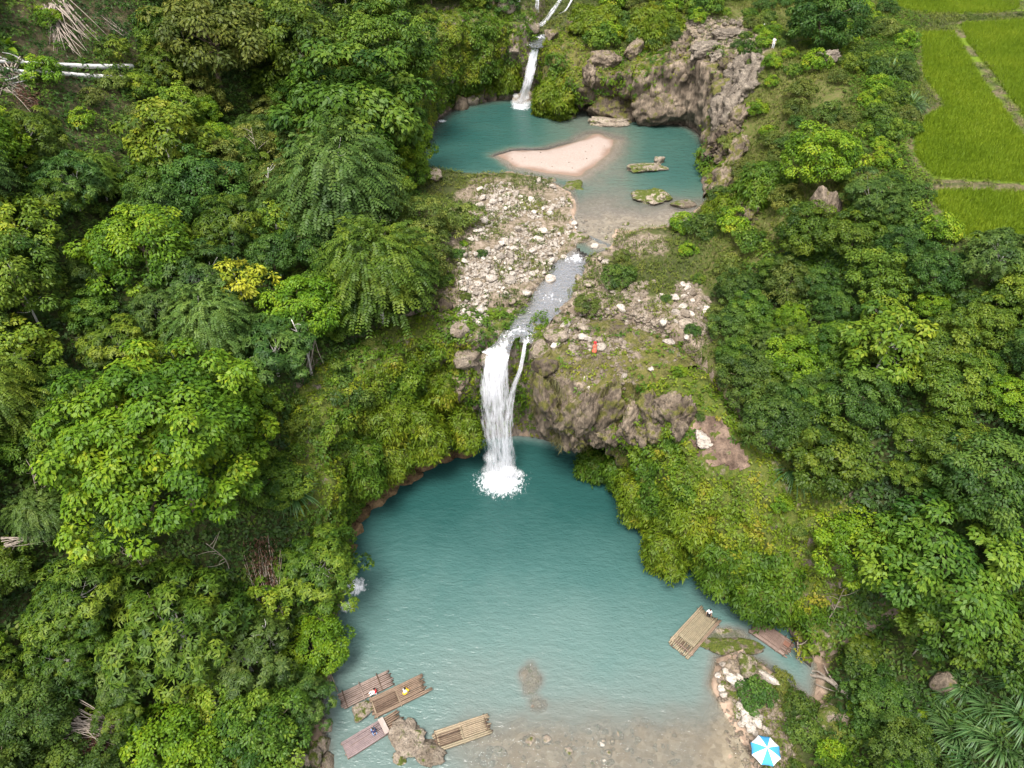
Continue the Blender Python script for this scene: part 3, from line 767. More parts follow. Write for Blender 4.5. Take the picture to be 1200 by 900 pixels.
def terrain_mat():
    m, nt, nd, lk = new_mat('terrain_ground')
    p = pos(nd)
    n1 = noise_n(nd, lk, .35, 6, p, .6); n2 = noise_n(nd, lk, 2.2, 6, p, .65); n3 = noise_n(nd, lk, 7, 4, p, .6)
    vo = N(nd, 'ShaderNodeTexVoronoi', i_Scale=2.2); lk.new(p, vo.inputs['Vector'])
    r_for = ramp(nd, [(.3, (.030, .034, .014)), (.5, (.045, .058, .016)), (.7, (.085, .065, .040))]); lk.new(n2, r_for.inputs[0])
    r_scr = ramp(nd, [(.25, (.045, .068, .014)), (.45, (.080, .092, .022)), (.6, (.105, .095, .036)), (.75, (.145, .112, .065))]); lk.new(n2, r_scr.inputs[0])
    r_roc = ramp(nd, [(.30, (.065, .058, .03)), (.45, (.15, .12, .08)), (.58, (.24, .19, .145)), (.78, (.36, .29, .24))]); lk.new(n2, r_roc.inputs[0])
    r_soil = ramp(nd, [(.3, (.10, .065, .045)), (.55, (.24, .165, .115)), (.75, (.45, .35, .26))]); lk.new(n2, r_soil.inputs[0])
    r_bed = ramp(nd, [(.0, (.09, .075, .05)), (.45, (.24, .185, .13)), (.75, (.40, .31, .23)), (1, (.5, .42, .33))]); lk.new(vo.outputs['Color'], r_bed.inputs[0])
    bedc = mixc(nd, lk, .55, r_bed.outputs[0], (.33, .225, .165))
    r_pad = ramp(nd, [(.3, (.085, .135, .010)), (.7, (.13, .19, .014))]); lk.new(n2, r_pad.inputs[0])
    c = mixc(nd, lk, attr(nd, 'scrub'), r_for.outputs[0], r_scr.outputs[0])
    # moss patches inside the stony ground
    rk = math_n(nd, lk, 'ADD', attr(nd, 'rocky'), math_n(nd, lk, 'MULTIPLY', math_n(nd, lk, 'SUBTRACT', n1, .5), 1.6))
    rk = math_n(nd, lk, 'MULTIPLY', math_n(nd, lk, 'SUBTRACT', rk, .45), 3.5, True)
    rk = math_n(nd, lk, 'MULTIPLY', rk, math_n(nd, lk, 'GREATER_THAN', attr(nd, 'rocky'), .03))
    c = mixc(nd, lk, math_n(nd, lk, 'MULTIPLY', attr(nd, 'rocky'), .8, True), c, r_scr.outputs[0])
    c = mixc(nd, lk, rk, c, r_roc.outputs[0])
    c = mixc(nd, lk, attr(nd, 'soil'), c, r_soil.outputs[0])
    c = mixc(nd, lk, attr(nd, 'bed'), c, bedc)
    c = mixc(nd, lk, attr(nd, 'paddy'), c, r_pad.outputs[0])
    rs = ramp(nd, [(.3, (.265, .205, .172)), (.7, (.37, .305, .265))]); lk.new(n3, rs.inputs[0])
    rs_o = mixc(nd, lk, attr(nd, 'drysand'), mixc(nd, lk, n2, (.17, .115, .085), (.24, .165, .125)), rs.outputs[0])
    c = mixc(nd, lk, attr(nd, 'sand'), c, rs_o)
    # bare rock on steep faces
    g = nd.new('ShaderNodeNewGeometry'); sx = nd.new('ShaderNodeSeparateXYZ'); lk.new(g.outputs['True Normal'], sx.inputs[0])
    st = math_n(nd, lk, 'MULTIPLY', math_n(nd, lk, 'SUBTRACT', .42, sx.outputs[2]), 6, True)
    st = math_n(nd, lk, 'MULTIPLY', st, math_n(nd, lk, 'SUBTRACT', 1.0, attr(nd, 'bed')))
    rr = ramp(nd, [(.3, (.09, .07, .05)), (.6, (.22, .17, .13))]); lk.new(n2, rr.inputs[0])
    c = mixc(nd, lk, st, c, rr.outputs[0])
    b = N(nd, 'ShaderNodeBsdfPrincipled', i_Roughness=.9); b.inputs['Specular IOR Level'].default_value = .15
    lk.new(c, b.inputs['Base Color'])
    bp = nd.new('ShaderNodeBump'); bp.inputs['Strength'].default_value = .5; bp.inputs['Distance'].default_value = .15
    lk.new(math_n(nd, lk, 'ADD', n2, math_n(nd, lk, 'MULTIPLY', n3, .4)), bp.inputs['Height']); lk.new(bp.outputs[0], b.inputs['Normal'])
    o = nd.new('ShaderNodeOutputMaterial'); lk.new(b.outputs[0], o.inputs['Surface'])
    return m

tme = mesh_np('terrain', TV, TF, terrain_mat(), {k: ('POINT', v.ravel()) for k, v in
      dict(rocky=a_rock, soil=np.clip(a_soil + .30 * a_bund, 0, 1), scrub=a_scrub, sand=a_sand, bed=a_bed, paddy=a_pad, drysand=a_dry).items()}, smooth=True)
tag(link('terrain', tme), kind='structure')

# ------------------------------------------------------------------ cliffs: ribbons hugging the pool edges
CL_V, CL_F, CL_W, CL_M = [], [], [], []   # for scattering plants
def cliff(name, edge, base, label, mat, seed, i0, i1, n_t=46, cat='cliff', caves=(), rough=1.0):
    pts = catmull(np.array(edge)[i0:i1 + 1], 40)
    # resample evenly
    sl = np.concatenate([[0], np.cumsum(np.hypot(*np.diff(pts[:, :2], axis=0).T))])
    ns = int(sl[-1] / .30)
    u = np.linspace(0, sl[-1], ns)
    pts = np.stack([np.interp(u, sl, pts[:, k]) for k in range(5)], 1)
    tg = np.gradient(pts[:, :2], axis=0)
    k = 9; pad = np.pad(tg, ((k, k), (0, 0)), mode='edge')
    tg = np.stack([np.convolve(pad[:, j], np.ones(2 * k + 1) / (2 * k + 1), 'valid') for j in range(2)], 1)
    tg = unit(tg); nrm = np.stack([tg[:, 1], -tg[:, 0]], 1)      # towards the water
    ov = pts[:, 2]; h0 = pts[:, 3]; rk = pts[:, 4]
    rim = pts[:, :2] + nrm * ov[:, None]
    ztop = np.maximum(zi(rim[:, 0] - nrm[:, 0] * 1.5, rim[:, 1] - nrm[:, 1] * 1.5), base + 1.5) - .3
    ztop = carve(rim[:, 0], rim[:, 1], ztop); ztop = np.minimum(ztop, carve(pts[:, 0], pts[:, 1], ztop + 0))
    rag = fbm(u * .35, seed * 3.1, 0, 4)           # ragged hanging edge
    T = np.concatenate([np.linspace(0, 1, n_t), 1 + np.linspace(0, 1, 16)[1:]])
    nt_ = len(T)
    V = np.zeros((ns, nt_, 3)); mo = np.zeros((ns, nt_)); wt = np.zeros((ns, nt_))
    bulge = .5 + .5 * fbm(u * .12, seed * 1.7, 2., 3)
    for j, t in enumerate(T):
        if t <= 1:
            hh = h0 + .16 * rag
            s = np.clip((t - hh + .06) / .12, 0, 1); s = s * s * (3 - 2 * s)
            o = ov * (.12 * t + .88 * s) - .06 * ov * np.clip(t - .9, 0, 1) * 10
            o = o + np.sin(pi * np.clip((t - hh) / (1 - hh), 0, 1)) * bulge * np.minimum(1.5, ov * .4)
            z = base - 2.2 + (ztop - base + 2.2) * t
            x = pts[:, 0] + nrm[:, 0] * o; y = pts[:, 1] + nrm[:, 1] * o
            band = ss(base + .3, base + 1.9, z + 1.2 * rag)
            mo[:, j] = (1 - rk) * 1.1 * band - .3 * (1 - band) + .25 * np.clip(t - .85, 0, 1) * 6
            wt[:, j] = np.clip((1 - rk), .06, 1) * band
        else:
            s = t - 1
            inl = -.2 - s * (ov + 4.5)
            x = rim[:, 0] + nrm[:, 0] * inl; y = rim[:, 1] + nrm[:, 1] * inl
            zg = carve(x, y, zi(x, y)) - .15 * (ov < 1)
            z = ztop + (np.maximum(zg, base + 1) - ztop) * ss(0, .35, s) + .3 * sin(pi * min(1, s * 1.6)) * (ov > 1) - 1.3 * ss(.7, 1, s)
            mo[:, j] = .75 - .35 * rk; wt[:, j] = .35 * (1 - ss(.75, 1, s))
        V[:, j] = np.stack([x, y, z], 1)
    # rough displacement
    X, Y, Z = V[..., 0], V[..., 1], V[..., 2]
    fl = np.concatenate([np.ones(n_t), np.linspace(1, .2, nt_ - n_t)])[None, :]
    n1 = fbm(X * .22, Y * .22, Z * .18 + seed, 4); n2 = fbm(X * .8, Y * .8, Z * .35 + seed, 4); n3 = np.abs(fbm(X * 1.1, Y * 1.1, Z * .12 + seed, 3))
    n4 = fbm(X * .42, Y * .42, Z * .42 + seed, 2)
    amp = (1.6 * n1 + .65 * n2 + 1.5 * n4 * (1 - .4 * rk[:, None]) - 1.3 * (n3 - .15) * (.3 + rk[:, None])) * fl * rough
    amp = amp * (1 - .8 * np.exp(-((X + 1.0) / 3.4) ** 2 - ((Y - 64) / 6) ** 2) - .8 * np.exp(-((X - 3.4) / 3.6) ** 2 - ((Y - 131) / 6) ** 2))
    for (cx, cy_, cz), cr, cd in caves:
        amp = amp - cd * np.exp(-(((X - cx) ** 2 + (Y - cy_) ** 2 * .4 + ((Z - cz) * 1.1) ** 2) / cr ** 2) ** 2)
    nearb = .25 + .75 * ss(base - .5, base + 1.5, Z)
    V[..., 0] += nrm[:, 0:1] * amp * nearb; V[..., 1] += nrm[:, 1:2] * amp * nearb
    V[..., 2] += (.5 * n2 + .4 * n1 + .5 * n4) * np.where(T >= .9, 1, .3)[None, :] * ss(base, base + 1, Z) * np.where(ov > 1, 1, .15)[:, None]
    idx = np.arange(ns * nt_).reshape(ns, nt_)
    Fq = np.stack([idx[:-1, :-1], idx[:-1, 1:], idx[1:, 1:], idx[1:, :-1]], -1).reshape(-1, 4)
    VV = V.reshape(-1, 3)
    me = mesh_np(name, VV, Fq, M[mat], {'moss': ('POINT', mo.ravel())}, smooth=True)
    o = link(name, me); tag(o, label, cat)
    CL_V.append(VV); CL_F.append(Fq + sum(len(v) for v in CL_V[:-1])); CL_W.append(wt.ravel()); CL_M.append(mo.ravel())
    return V, nrm

cliff('mossy_cliff', LOW_EDGE, 0, 'curved moss covered cliff with wet brown foot left of the main waterfall', 'rock', 1., 0, 7)
cliff('rock_wall', LOW_EDGE, 0, 'dark wet rock wall directly behind the main waterfall', 'rock', 1., 7, 10)
cliff('overhanging_cliff', LOW_EDGE, 0, 'brown overhanging tufa cliff with ragged hanging edge right of the main waterfall', 'tufa', 1., 10, 14)
cliff('mossy_bank', LOW_EDGE, 0, 'bulging bright moss bank along the right shore of the lower pool', 'rock', 1., 14, 19)
cliff('mossy_cliff', UP_EDGE, 20, 'green overgrown cliff left of the upper waterfall', 'rock', 2., 0, 6)
cliff('rock_wall', UP_EDGE, 20, 'narrow dark rock wall behind the upper waterfall', 'rock', 2., 6, 8)
cliff('cave_cliff', UP_EDGE, 20, 'mossy cliff with dark caves right of the upper waterfall', 'tufa', 2., 8, 12, caves=[(P(722, 92, 25.6), 3.4, 7.0), (P(704, 98, 25.0), 2.6, 5.0), (P(766, 78, 26.6), 2.2, 6.0)])
cliff('rock_cliff', UP_EDGE, 20, 'streaked brown cliff on the right side of the upper pool', 'tufa', 2., 12, 18)

# ------------------------------------------------------------------ water
def water_mat(name, stops, k_op, ripple=1.0, scale=1.0, foamy=False, dmax=6.0, strength=.5):
    m, nt, nd, lk = new_mat(name)
    p = pos(nd)
    mp = N(nd, 'ShaderNodeMapping'); mp.inputs['Scale'].default_value = (.75, 1.5, 1); mp.inputs['Rotation'].default_value = (0, 0, .25); lk.new(p, mp.inputs['Vector'])
    n1 = noise_n(nd, lk, 1.1 * scale, 3, mp.outputs[0], .55); n2 = noise_n(nd, lk, 3.4 * scale, 3, mp.outputs[0], .6); n0 = noise_n(nd, lk, .10, 4, p, .6)
    d = attr(nd, 'depth')
    r = ramp(nd, [(a / dmax, c) for a, c in stops])
    dn = math_n(nd, lk, 'ADD', d, math_n(nd, lk, 'MULTIPLY', math_n(nd, lk, 'SUBTRACT', n0, .5), math_n(nd, lk, 'MULTIPLY', d, .55)))
    lk.new(math_n(nd, lk, 'DIVIDE', dn, dmax), r.inputs[0])
    op = math_n(nd, lk, 'SUBTRACT', 1.0, math_n(nd, lk, 'POWER', 2.718, math_n(nd, lk, 'MULTIPLY', d, -k_op)), True)
    dif = nd.new('ShaderNodeBsdfDiffuse'); tr = nd.new('ShaderNodeBsdfTransparent'); tr.inputs[0].default_value = (.90, .97, .95, 1)
    gl = N(nd, 'ShaderNodeBsdfGlossy', i_Roughness=.06)
    lk.new(r.outputs[0], dif.inputs['Color'])
    mx = nd.new('ShaderNodeMixShader'); lk.new(op, mx.inputs[0]); lk.new(tr.outputs[0], mx.inputs[1]); lk.new(dif.outputs[0], mx.inputs[2])
    bp = nd.new('ShaderNodeBump'); bp.inputs['Strength'].default_value = strength; bp.inputs['Distance'].default_value = .35 * ripple
    lk.new(math_n(nd, lk, 'ADD', n1, math_n(nd, lk, 'MULTIPLY', n2, .35)), bp.inputs['Height'])
    lk.new(bp.outputs[0], gl.inputs['Normal']); lk.new(bp.outputs[0], dif.inputs['Normal'])
    fr = N(nd, 'ShaderNodeFresnel', i_IOR=1.34); lk.new(bp.outputs[0], fr.inputs['Normal'])
    m2 = nd.new('ShaderNodeMixShader'); lk.new(fr.outputs[0], m2.inputs[0]); lk.new(mx.outputs[0], m2.inputs[1]); lk.new(gl.outputs[0], m2.inputs[2])
    out = m2.outputs[0]
    if foamy:
        mp2 = N(nd, 'ShaderNodeMapping'); mp2.inputs['Scale'].default_value = (1.6, .8, 1); lk.new(p, mp2.inputs['Vector'])
        nf = noise_n(nd, lk, 2.0, 7, mp2.outputs[0], .75)
        k = math_n(nd, lk, 'ADD', math_n(nd, lk, 'MULTIPLY', math_n(nd, lk, 'SUBTRACT', nf, .5), 2.4), math_n(nd, lk, 'SUBTRACT', attr(nd, 'foam'), .58))
        k = math_n(nd, lk, 'MULTIPLY', k, 1.7, True)
        k = math_n(nd, lk, 'MULTIPLY', k, math_n(nd, lk, 'MULTIPLY', attr(nd, 'foam'), 2.5, True))
        wd = N(nd, 'ShaderNodeBsdfDiffuse'); wd.inputs[0].default_value = (.86, .87, .90, 1)
        m3 = nd.new('ShaderNodeMixShader'); lk.new(k, m3.inputs[0]); lk.new(out, m3.inputs[1]); lk.new(wd.outputs[0], m3.inputs[2]); out = m3.outputs[0]
    o = nd.new('ShaderNodeOutputMaterial'); lk.new(out, o.inputs['Surface'])
    return m

def water_sheet(name, x0, x1, y0, y1, st, z, poly, mat, margin=1.2, foam_at=()):
    X, Y = np.meshgrid(np.arange(x0, x1, st), np.arange(y0, y1, st))
    g = ground(X, Y)
    dep = np.clip(z - g, 0, 8)
    ok = (g < z + .25) & (inside(X, Y, poly) | (pdist(X, Y, poly) < margin))
    idx = np.arange(X.size).reshape(X.shape)
    c = ok[:-1, :-1] | ok[1:, :-1] | ok[:-1, 1:] | ok[1:, 1:]
    Fq = np.stack([idx[:-1, :-1], idx[:-1, 1:], idx[1:, 1:], idx[1:, :-1]], -1)[c]
    used = np.unique(Fq); rm = np.full(X.size, -1); rm[used] = np.arange(len(used))
    fm = np.zeros(X.size)
    for fx, fy, fr in foam_at:
        fm = np.maximum(fm, 1.25 * np.exp(-(np.hypot(X - fx, (Y - fy) * 1.15) / fr).ravel() ** 2))
    V = np.stack([X.ravel(), Y.ravel(), np.full(X.size, z)], 1)[used]
    me = mesh_np(name, V, rm[Fq], mat, {'depth': ('POINT', dep.ravel()[used]), 'foam': ('POINT', fm[used])}, smooth=True)
    return tag(link(name, me), kind='structure')

TEAL = [(0, (.19, .155, .12)), (.4, (.160, .165, .145)), (1.2, (.124, .165, .150)), (2.4, (.090, .150, .137)), (4.0, (.044, .104, .096)), (6.0, (.017, .063, .058))]
FALL1 = P(586, 560, 0); FALL2 = P(611, 126, 20)
water_sheet('pool_water', -26, 36, -14, 72, .4, 0.0, LOW_POLY, water_mat('pool_water', TEAL, 1.9, 1.0, 1.0, True), foam_at=[(FALL1[0] + .1, FALL1[1] - .5, 3.4), (-17.2, 42.4, 1.5), (-17.6, 40.0, .9)])
TEALU = [(0, (.25, .225, .215)), (.45, (.15, .145, .12)), (1.0, (.076, .115, .090)), (1.8, (.038, .088, .072)), (3.0, (.020, .068, .059)), (6.0, (.012, .058, .05))]  # shallowest stop paints the pale sky reflection of the outlet into the water colour
water_sheet('upper_pool_water', -20, 36, 78, 137, .4, ZU, UP_POLY, water_mat('upper_pool_water', TEALU, 1.9, .8, .8, True), foam_at=[(FALL2[0], FALL2[1] + .3, 2.0), (-12.2, 121.6, .9)])

STRM = [(0, (.28, .245, .225)), (1, (.24, .235, .235)), (6, (.2, .22, .24))]  # grey stream colour with the grazing sky reflection painted in
smat = water_mat('stream_water', STRM, 2.2, .7, 1.6, True, strength=.7)
def stream_ribbon(name, line, foamf, ext=1.25, step=.35):
    L = catmull(np.array(line), 14)
    tg = unit(np.gradient(L[:, :2], axis=0)); nr = np.stack([-tg[:, 1], tg[:, 0]], 1)
    nw = 11; V = []; dep = []; fo = []
    for i in range(len(L)):
        for j in range(nw):
            s = (j / (nw - 1) * 2 - 1) * ext
            x, y = L[i, :2] + nr[i] * L[i, 3] * s
            V.append((x, y, L[i, 2] + .04 * perlin(x * 1.3, y * 1.3, 0.)))
            dep.append(.42 * (1 - .6 * abs(s))); fo.append(foamf(i / (len(L) - 1), s))
    idx = np.arange(len(L) * nw).reshape(len(L), nw)
    Fq = np.stack([idx[:-1, :-1], idx[:-1, 1:], idx[1:, 1:], idx[1:, :-1]], -1).reshape(-1, 4)
    me = mesh_np(name, np.array(V), Fq, smat, {'depth': ('POINT', dep), 'foam': ('POINT', fo)}, smooth=True)
    return tag(link(name, me), kind='structure')
stream_ribbon('stream', STREAM_W, lambda t, s: (.72 * math.exp(-((t - .36) / .07) ** 2) + .45 * math.exp(-((t - .70) / .06) ** 2) + .40 * max(0, t - .85) * 5) * (1 - .5 * abs(s)) + .12)
stream_ribbon('stream', BRL_W, lambda t, s: .75 - .3 * abs(s) + .5 * max(0, t - .7) / .3)
stream_ribbon('stream', BRR_W, lambda t, s: .7 - .3 * abs(s))

stream_ribbon('stream', [(5.9, 136.0, 30.0, 1.6), (5.2, 134.0, 29.75, 1.7), (4.5, 131.6, 29.5, 1.5), tuple(P(628, 50, 29.35)) + (1.2,)], lambda t, s: .45 + .2 * math.sin(t * 9))
def fall_mat():
    m, nt, nd, lk = new_mat('falling_water')
    u, v, e, th = attr(nd, 'fu'), attr(nd, 'fv'), attr(nd, 'edge'), attr(nd, 'thin')
    cv = nd.new('ShaderNodeCombineXYZ'); lk.new(math_n(nd, lk, 'MULTIPLY', u, 2.6), cv.inputs[0]); lk.new(math_n(nd, lk, 'MULTIPLY', v, .34), cv.inputs[1])
    n1 = noise_n(nd, lk, 1.0, 6, cv.outputs[0], .68)
    cv2 = nd.new('ShaderNodeCombineXYZ'); lk.new(math_n(nd, lk, 'MULTIPLY', u, 7.5), cv2.inputs[0]); lk.new(math_n(nd, lk, 'MULTIPLY', v, .5), cv2.inputs[1])
    n2 = noise_n(nd, lk, 1.0, 4, cv2.outputs[0], .6)
    a = math_n(nd, lk, 'ADD', math_n(nd, lk, 'MULTIPLY', n1, .65), math_n(nd, lk, 'MULTIPLY', n2, .35))
    a = math_n(nd, lk, 'ADD', math_n(nd, lk, 'SUBTRACT', a, th), math_n(nd, lk, 'MULTIPLY', e, -.45))
    a = math_n(nd, lk, 'MULTIPLY', a, 3.4, True)
    d = nd.new('ShaderNodeBsdfDiffuse'); d.inputs[0].default_value = (.88, .88, .93, 1)
    t = nd.new('ShaderNodeBsdfTranslucent'); t.inputs[0].default_value = (.88, .88, .93, 1)
    m1 = nd.new('ShaderNodeMixShader'); m1.inputs[0].default_value = .35; lk.new(d.outputs[0], m1.inputs[1]); lk.new(t.outputs[0], m1.inputs[2])
    tr = nd.new('ShaderNodeBsdfTransparent')
    m2 = nd.new('ShaderNodeMixShader'); lk.new(a, m2.inputs[0]); lk.new(tr.outputs[0], m2.inputs[1]); lk.new(m1.outputs[0], m2.inputs[2])
    o = nd.new('ShaderNodeOutputMaterial'); lk.new(m2.outputs[0], o.inputs['Surface'])
    return m
M['fall'] = fall_mat()

def fall_sheet(name, parent, path, width, thin, seed=0, bow=.5, layers=2, nu=24, nv=60):
    """curved curtain(s) of falling water along path (list of x,y,z) with widths"""
    pth = catmull(np.array(path), max(4, nv // (len(path) - 1)))
    wd = np.interp(np.linspace(0, 1, len(pth)), np.linspace(0, 1, len(width)), width)
    tn = np.interp(np.linspace(0, 1, len(pth)), np.linspace(0, 1, len(thin)), thin)
    cum = np.concatenate([[0], np.cumsum(np.linalg.norm(np.diff(pth, axis=0), axis=1))])
    Vs, Fs, U, Vv, E, TH = [], [], [], [], [], []; off = 0
    for l in range(layers):
        s = np.linspace(-1, 1, nu)
        S, I = np.meshgrid(s, np.arange(len(pth)))
        wob = .18 * fbm(S * 3 + l * 7, cum[I] * .25, seed + l, 3)
        X = pth[I, 0] + S * wd[I] / 2 * (1 + .06 * l)
        Y = pth[I, 1] + bow * wd[I] * .25 * (S ** 2 - .6) - .28 * l + wob
        Z = pth[I, 2] + 0 * S
        Vs.append(np.stack([X, Y, Z], -1).reshape(-1, 3))
        idx = np.arange(X.size).reshape(X.shape) + off; off += X.size
        Fs.append(np.stack([idx[:-1, :-1], idx[:-1, 1:], idx[1:, 1:], idx[1:, :-1]], -1).reshape(-1, 4))
        U.append((S * wd[I] / 2 + l * 11.3 + seed * 5).ravel()); Vv.append((cum[I] + l * 3).ravel()); E.append((np.abs(S) ** 4).ravel()); TH.append((tn[I] + .10 * l).ravel())
    me = mesh_np(name, np.vstack(Vs), np.vstack(Fs), M['fall'], {'fu': ('POINT', np.concatenate(U)), 'fv': ('POINT', np.concatenate(Vv)), 'edge': ('POINT', np.concatenate(E)), 'thin': ('POINT', np.concatenate(TH))}, smooth=True)
    return link(name, me, parent)

def foam_patch(name, parent, c, r, seed, n=260):
    """heaped white water and spray drops at the foot of a fall"""
    g = np.random.default_rng(seed)
    mb_v, mb_f = [], []; off = 0
    bmx = bmesh.new(); bmesh.ops.create_icosphere(bmx, subdivisions=2, radius=1)
    bv = np.array([v.co[:] for v in bmx.verts]); bf = np.array([[v.index for v in f.verts] for f in bmx.faces]); bmx.free()
    for i in range(n):
        a = g.uniform(0, 2 * pi); q = r * abs(g.normal(0, .40)) * (1 + .35 * sin(3 * a + seed) + .2 * sin(7 * a)); s = r * g.uniform(.03, .13) * max(.22, 1 - q / r)
        if g.random() < .3: s *= .4
        ctr = np.array([c[0] + cos(a) * q * 1.1, c[1] + sin(a) * q * .85, c[2] + g.uniform(0, .12) * max(0, 1 - q / r) * r * .9])
        v = bv * s * np.array([1.2, 1.2, .6]) * (1 + .35 * fbm(bv[:, 0:1] * 2 + i, bv[:, 1:2] * 2, bv[:, 2:3] * 2, 2))
        mb_v.append(v + ctr); mb_f.append(bf + off); off += len(bv)
    me = mesh_np(name, np.vstack(mb_v), np.vstack(mb_f), M['foam'], smooth=True)
    return link(name, me, parent)
def foam_mat():
    m, nt, nd, lk = new_mat('white_foam')
    d = nd.new('ShaderNodeBsdfDiffuse'); d.inputs[0].default_value = (.90, .91, .94, 1)
    tr = nd.new('ShaderNodeBsdfTransparent'); lw = N(nd, 'ShaderNodeLayerWeight', i_Blend=.35)
    n = noise_n(nd, lk, 5, 5, pos(nd), .7)
    k = math_n(nd, lk, 'SUBTRACT', math_n(nd, lk, 'ADD', n, .35), lw.outputs['Facing'], True)
    mx = nd.new('ShaderNodeMixShader'); lk.new(k, mx.inputs[0]); lk.new(tr.outputs[0], mx.inputs[1]); lk.new(d.outputs[0], mx.inputs[2])
    o = nd.new('ShaderNodeOutputMaterial'); lk.new(mx.outputs[0], o.inputs['Surface'])
    return m
M['foam'] = foam_mat()

wf = empty('waterfall', (0, 0, 0), 'main wide white waterfall dropping into the big lower pool', 'waterfall')
pL = P(581, 421, 17.35)
fall_sheet('curtain', wf, [pL + np.array([.2, .9, .12]), pL, (pL[0] - .1, pL[1] - .9, 15.6), (pL[0] - .1, pL[1] - 1.7, 11.5), (-1.5, 58.3, 5.5), (-1.45, 57.9, -.1)], [2.8, 3.2, 3.9, 4.5, 4.9, 5.2], [.22, .26, .31, .35, .37, .34], 1, layers=3)
pR = P(615, 404, 17.5)
fall_sheet('thin_strand', wf, [pR + np.array([.1, .8, .1]), pR, (.95, 60.3, 16.0), (.25, 59.6, 14.2), (-.35, 58.6, 10.5), (-.6, 58.2, 5.5), (-.7, 57.9, -.1)], [.5, .55, .7, 1.0, 1.5, 1.9, 2.2], [.30, .34, .36, .38, .40, .42, .44], 2, layers=3, nu=12)
foam_patch('foam', wf, (FALL1[0], FALL1[1] - .2, -.05), 1.5, 5, 200)
def mist(parent, c, r, h, n, seed):
    g = np.random.default_rng(seed); b = bmesh.new(); bmesh.ops.create_icosphere(b, subdivisions=3, radius=1)
    v = np.array([q.co[:] for q in b.verts]); f = np.array([[q.index for q in k.verts] for k in b.faces]); b.free(); V = []; Fl = []
    for i in range(n):
        a = g.uniform(0, 6.28); q = r * g.random() ** .7; sz = r * g.uniform(.28, .55)
        V.append(v * sz * np.array([1, .9, .8]) + np.array([c[0] + cos(a) * q, c[1] + sin(a) * q * .8, c[2] + sz * .4 + h * g.random() ** 2])); Fl.append(f + i * len(v))
    link('spray_mist', mesh_np('spray_mist', np.vstack(V), np.vstack(Fl), M['mist'], smooth=True), parent)
def mist_mat():
    m, nt, nd, lk = new_mat('spray_mist'); d = nd.new('ShaderNodeBsdfDiffuse'); d.inputs[0].default_value = (.88, .90, .92, 1); tr = nd.new('ShaderNodeBsdfTransparent')
    lw = N(nd, 'ShaderNodeLayerWeight', i_Blend=.5); k = math_n(nd, lk, 'SUBTRACT', 1.0, lw.outputs['Facing'], True); k = math_n(nd, lk, 'MULTIPLY', math_n(nd, lk, 'POWER', k, 2.2), .17)
    mx = nd.new('ShaderNodeMixShader'); lk.new(k, mx.inputs[0]); lk.new(tr.outputs[0], mx.inputs[1]); lk.new(d.outputs[0], mx.inputs[2])
    o = nd.new('ShaderNodeOutputMaterial'); lk.new(mx.outputs[0], o.inputs['Surface']); return m
M['mist'] = mist_mat()
mist(wf, (FALL1[0] + .2, FALL1[1] + .1, 0), 2.2, 3.0, 16, 3)
uw = empty('waterfall', (0, 0, 0), 'narrow upper waterfall dropping into the pool with the sandbar', 'waterfall')
pU = P(628, 50, 29.3)
fall_sheet('curtain', uw, [pU + np.array([.15, 1.0, .25]), pU + np.array([0, -.3, .12]), (pU[0] - .35, pU[1] - 1.2, 28.2), (2.9, 128.0, 24.8), (2.1, 127.8, 22), (1.8, 127.8, 19.9)], [2.2, 2.3, 2.2, 2.2, 2.4, 2.7], [.27, .29, .32, .35, .37, .37], 3, layers=3, nu=14)
foam_patch('foam', uw, (FALL2[0], FALL2[1] + .4, 20.0), 1.2, 6, 120)
mist(uw, (FALL2[0], FALL2[1] + .3, 20), 1.6, 1.8, 10, 4)
cw = empty('cascade', (0, 0, 0), 'branched white cascade over dark rocks at the top of the picture', 'waterfall')
def topcas(pts, w): fall_sheet('strand', cw, [tuple(np.array((lambda g: (g[0], g[1] - .25, g[2] + .45))(on_ray(a, b, .3)[0]))) for a, b, c in pts], w, [.34, .38, .40], len(pts) + int(w[0] * 10), layers=2, nu=10, nv=30)
topcas([(664,-14,34.0),(656,2,33.2),(646,16,31.0),(640,26,30.0),(632,33,29.7)], [1.2, 1.3, 1.4, 2.2])
topcas([(633,-12,33.6),(630,2,32.6),(629,14,30.8),(630,24,29.9)], [.9, 1.0, .9])
topcas([(676,-10,33.6),(668,4,32.0),(662,16,30.6),(655,22,30.0)], [.5, .5, .6])
topcas([(598,-10,33.5),(604,-2,32.8),(608,8,31.8)], [1.6, 1.8, 1.2])
sp = empty('spring', (0, 0, 0), 'small white spring splashing from the leafy bank behind the rafts', 'waterfall')
fall_sheet('curtain', sp, [(-19.8, 42.8, 2.2), (-19.0, 42.6, 1.7), (-18.4, 42.5, .8), (-18.0, 42.4, 0)], [1.0, 1.2, 1.5, 1.7], [.3, .3, .33], 8, layers=2, nu=12, nv=24)
foam_patch('foam', sp, (-17.6, 42.3, 0), .7, 9, 40)
tw = empty('trickle', (0, 0, 0), 'thin trickle on the cliff at the far end of the upper pool', 'waterfall')
fall_sheet('curtain', tw, [P(527,70,27.0), P(524,92,24.6), P(522,114,22.0), P(521,130,20)], [.4, .6, .8, .9], [.44, .46, .48], 12, layers=1, nu=8, nv=24)

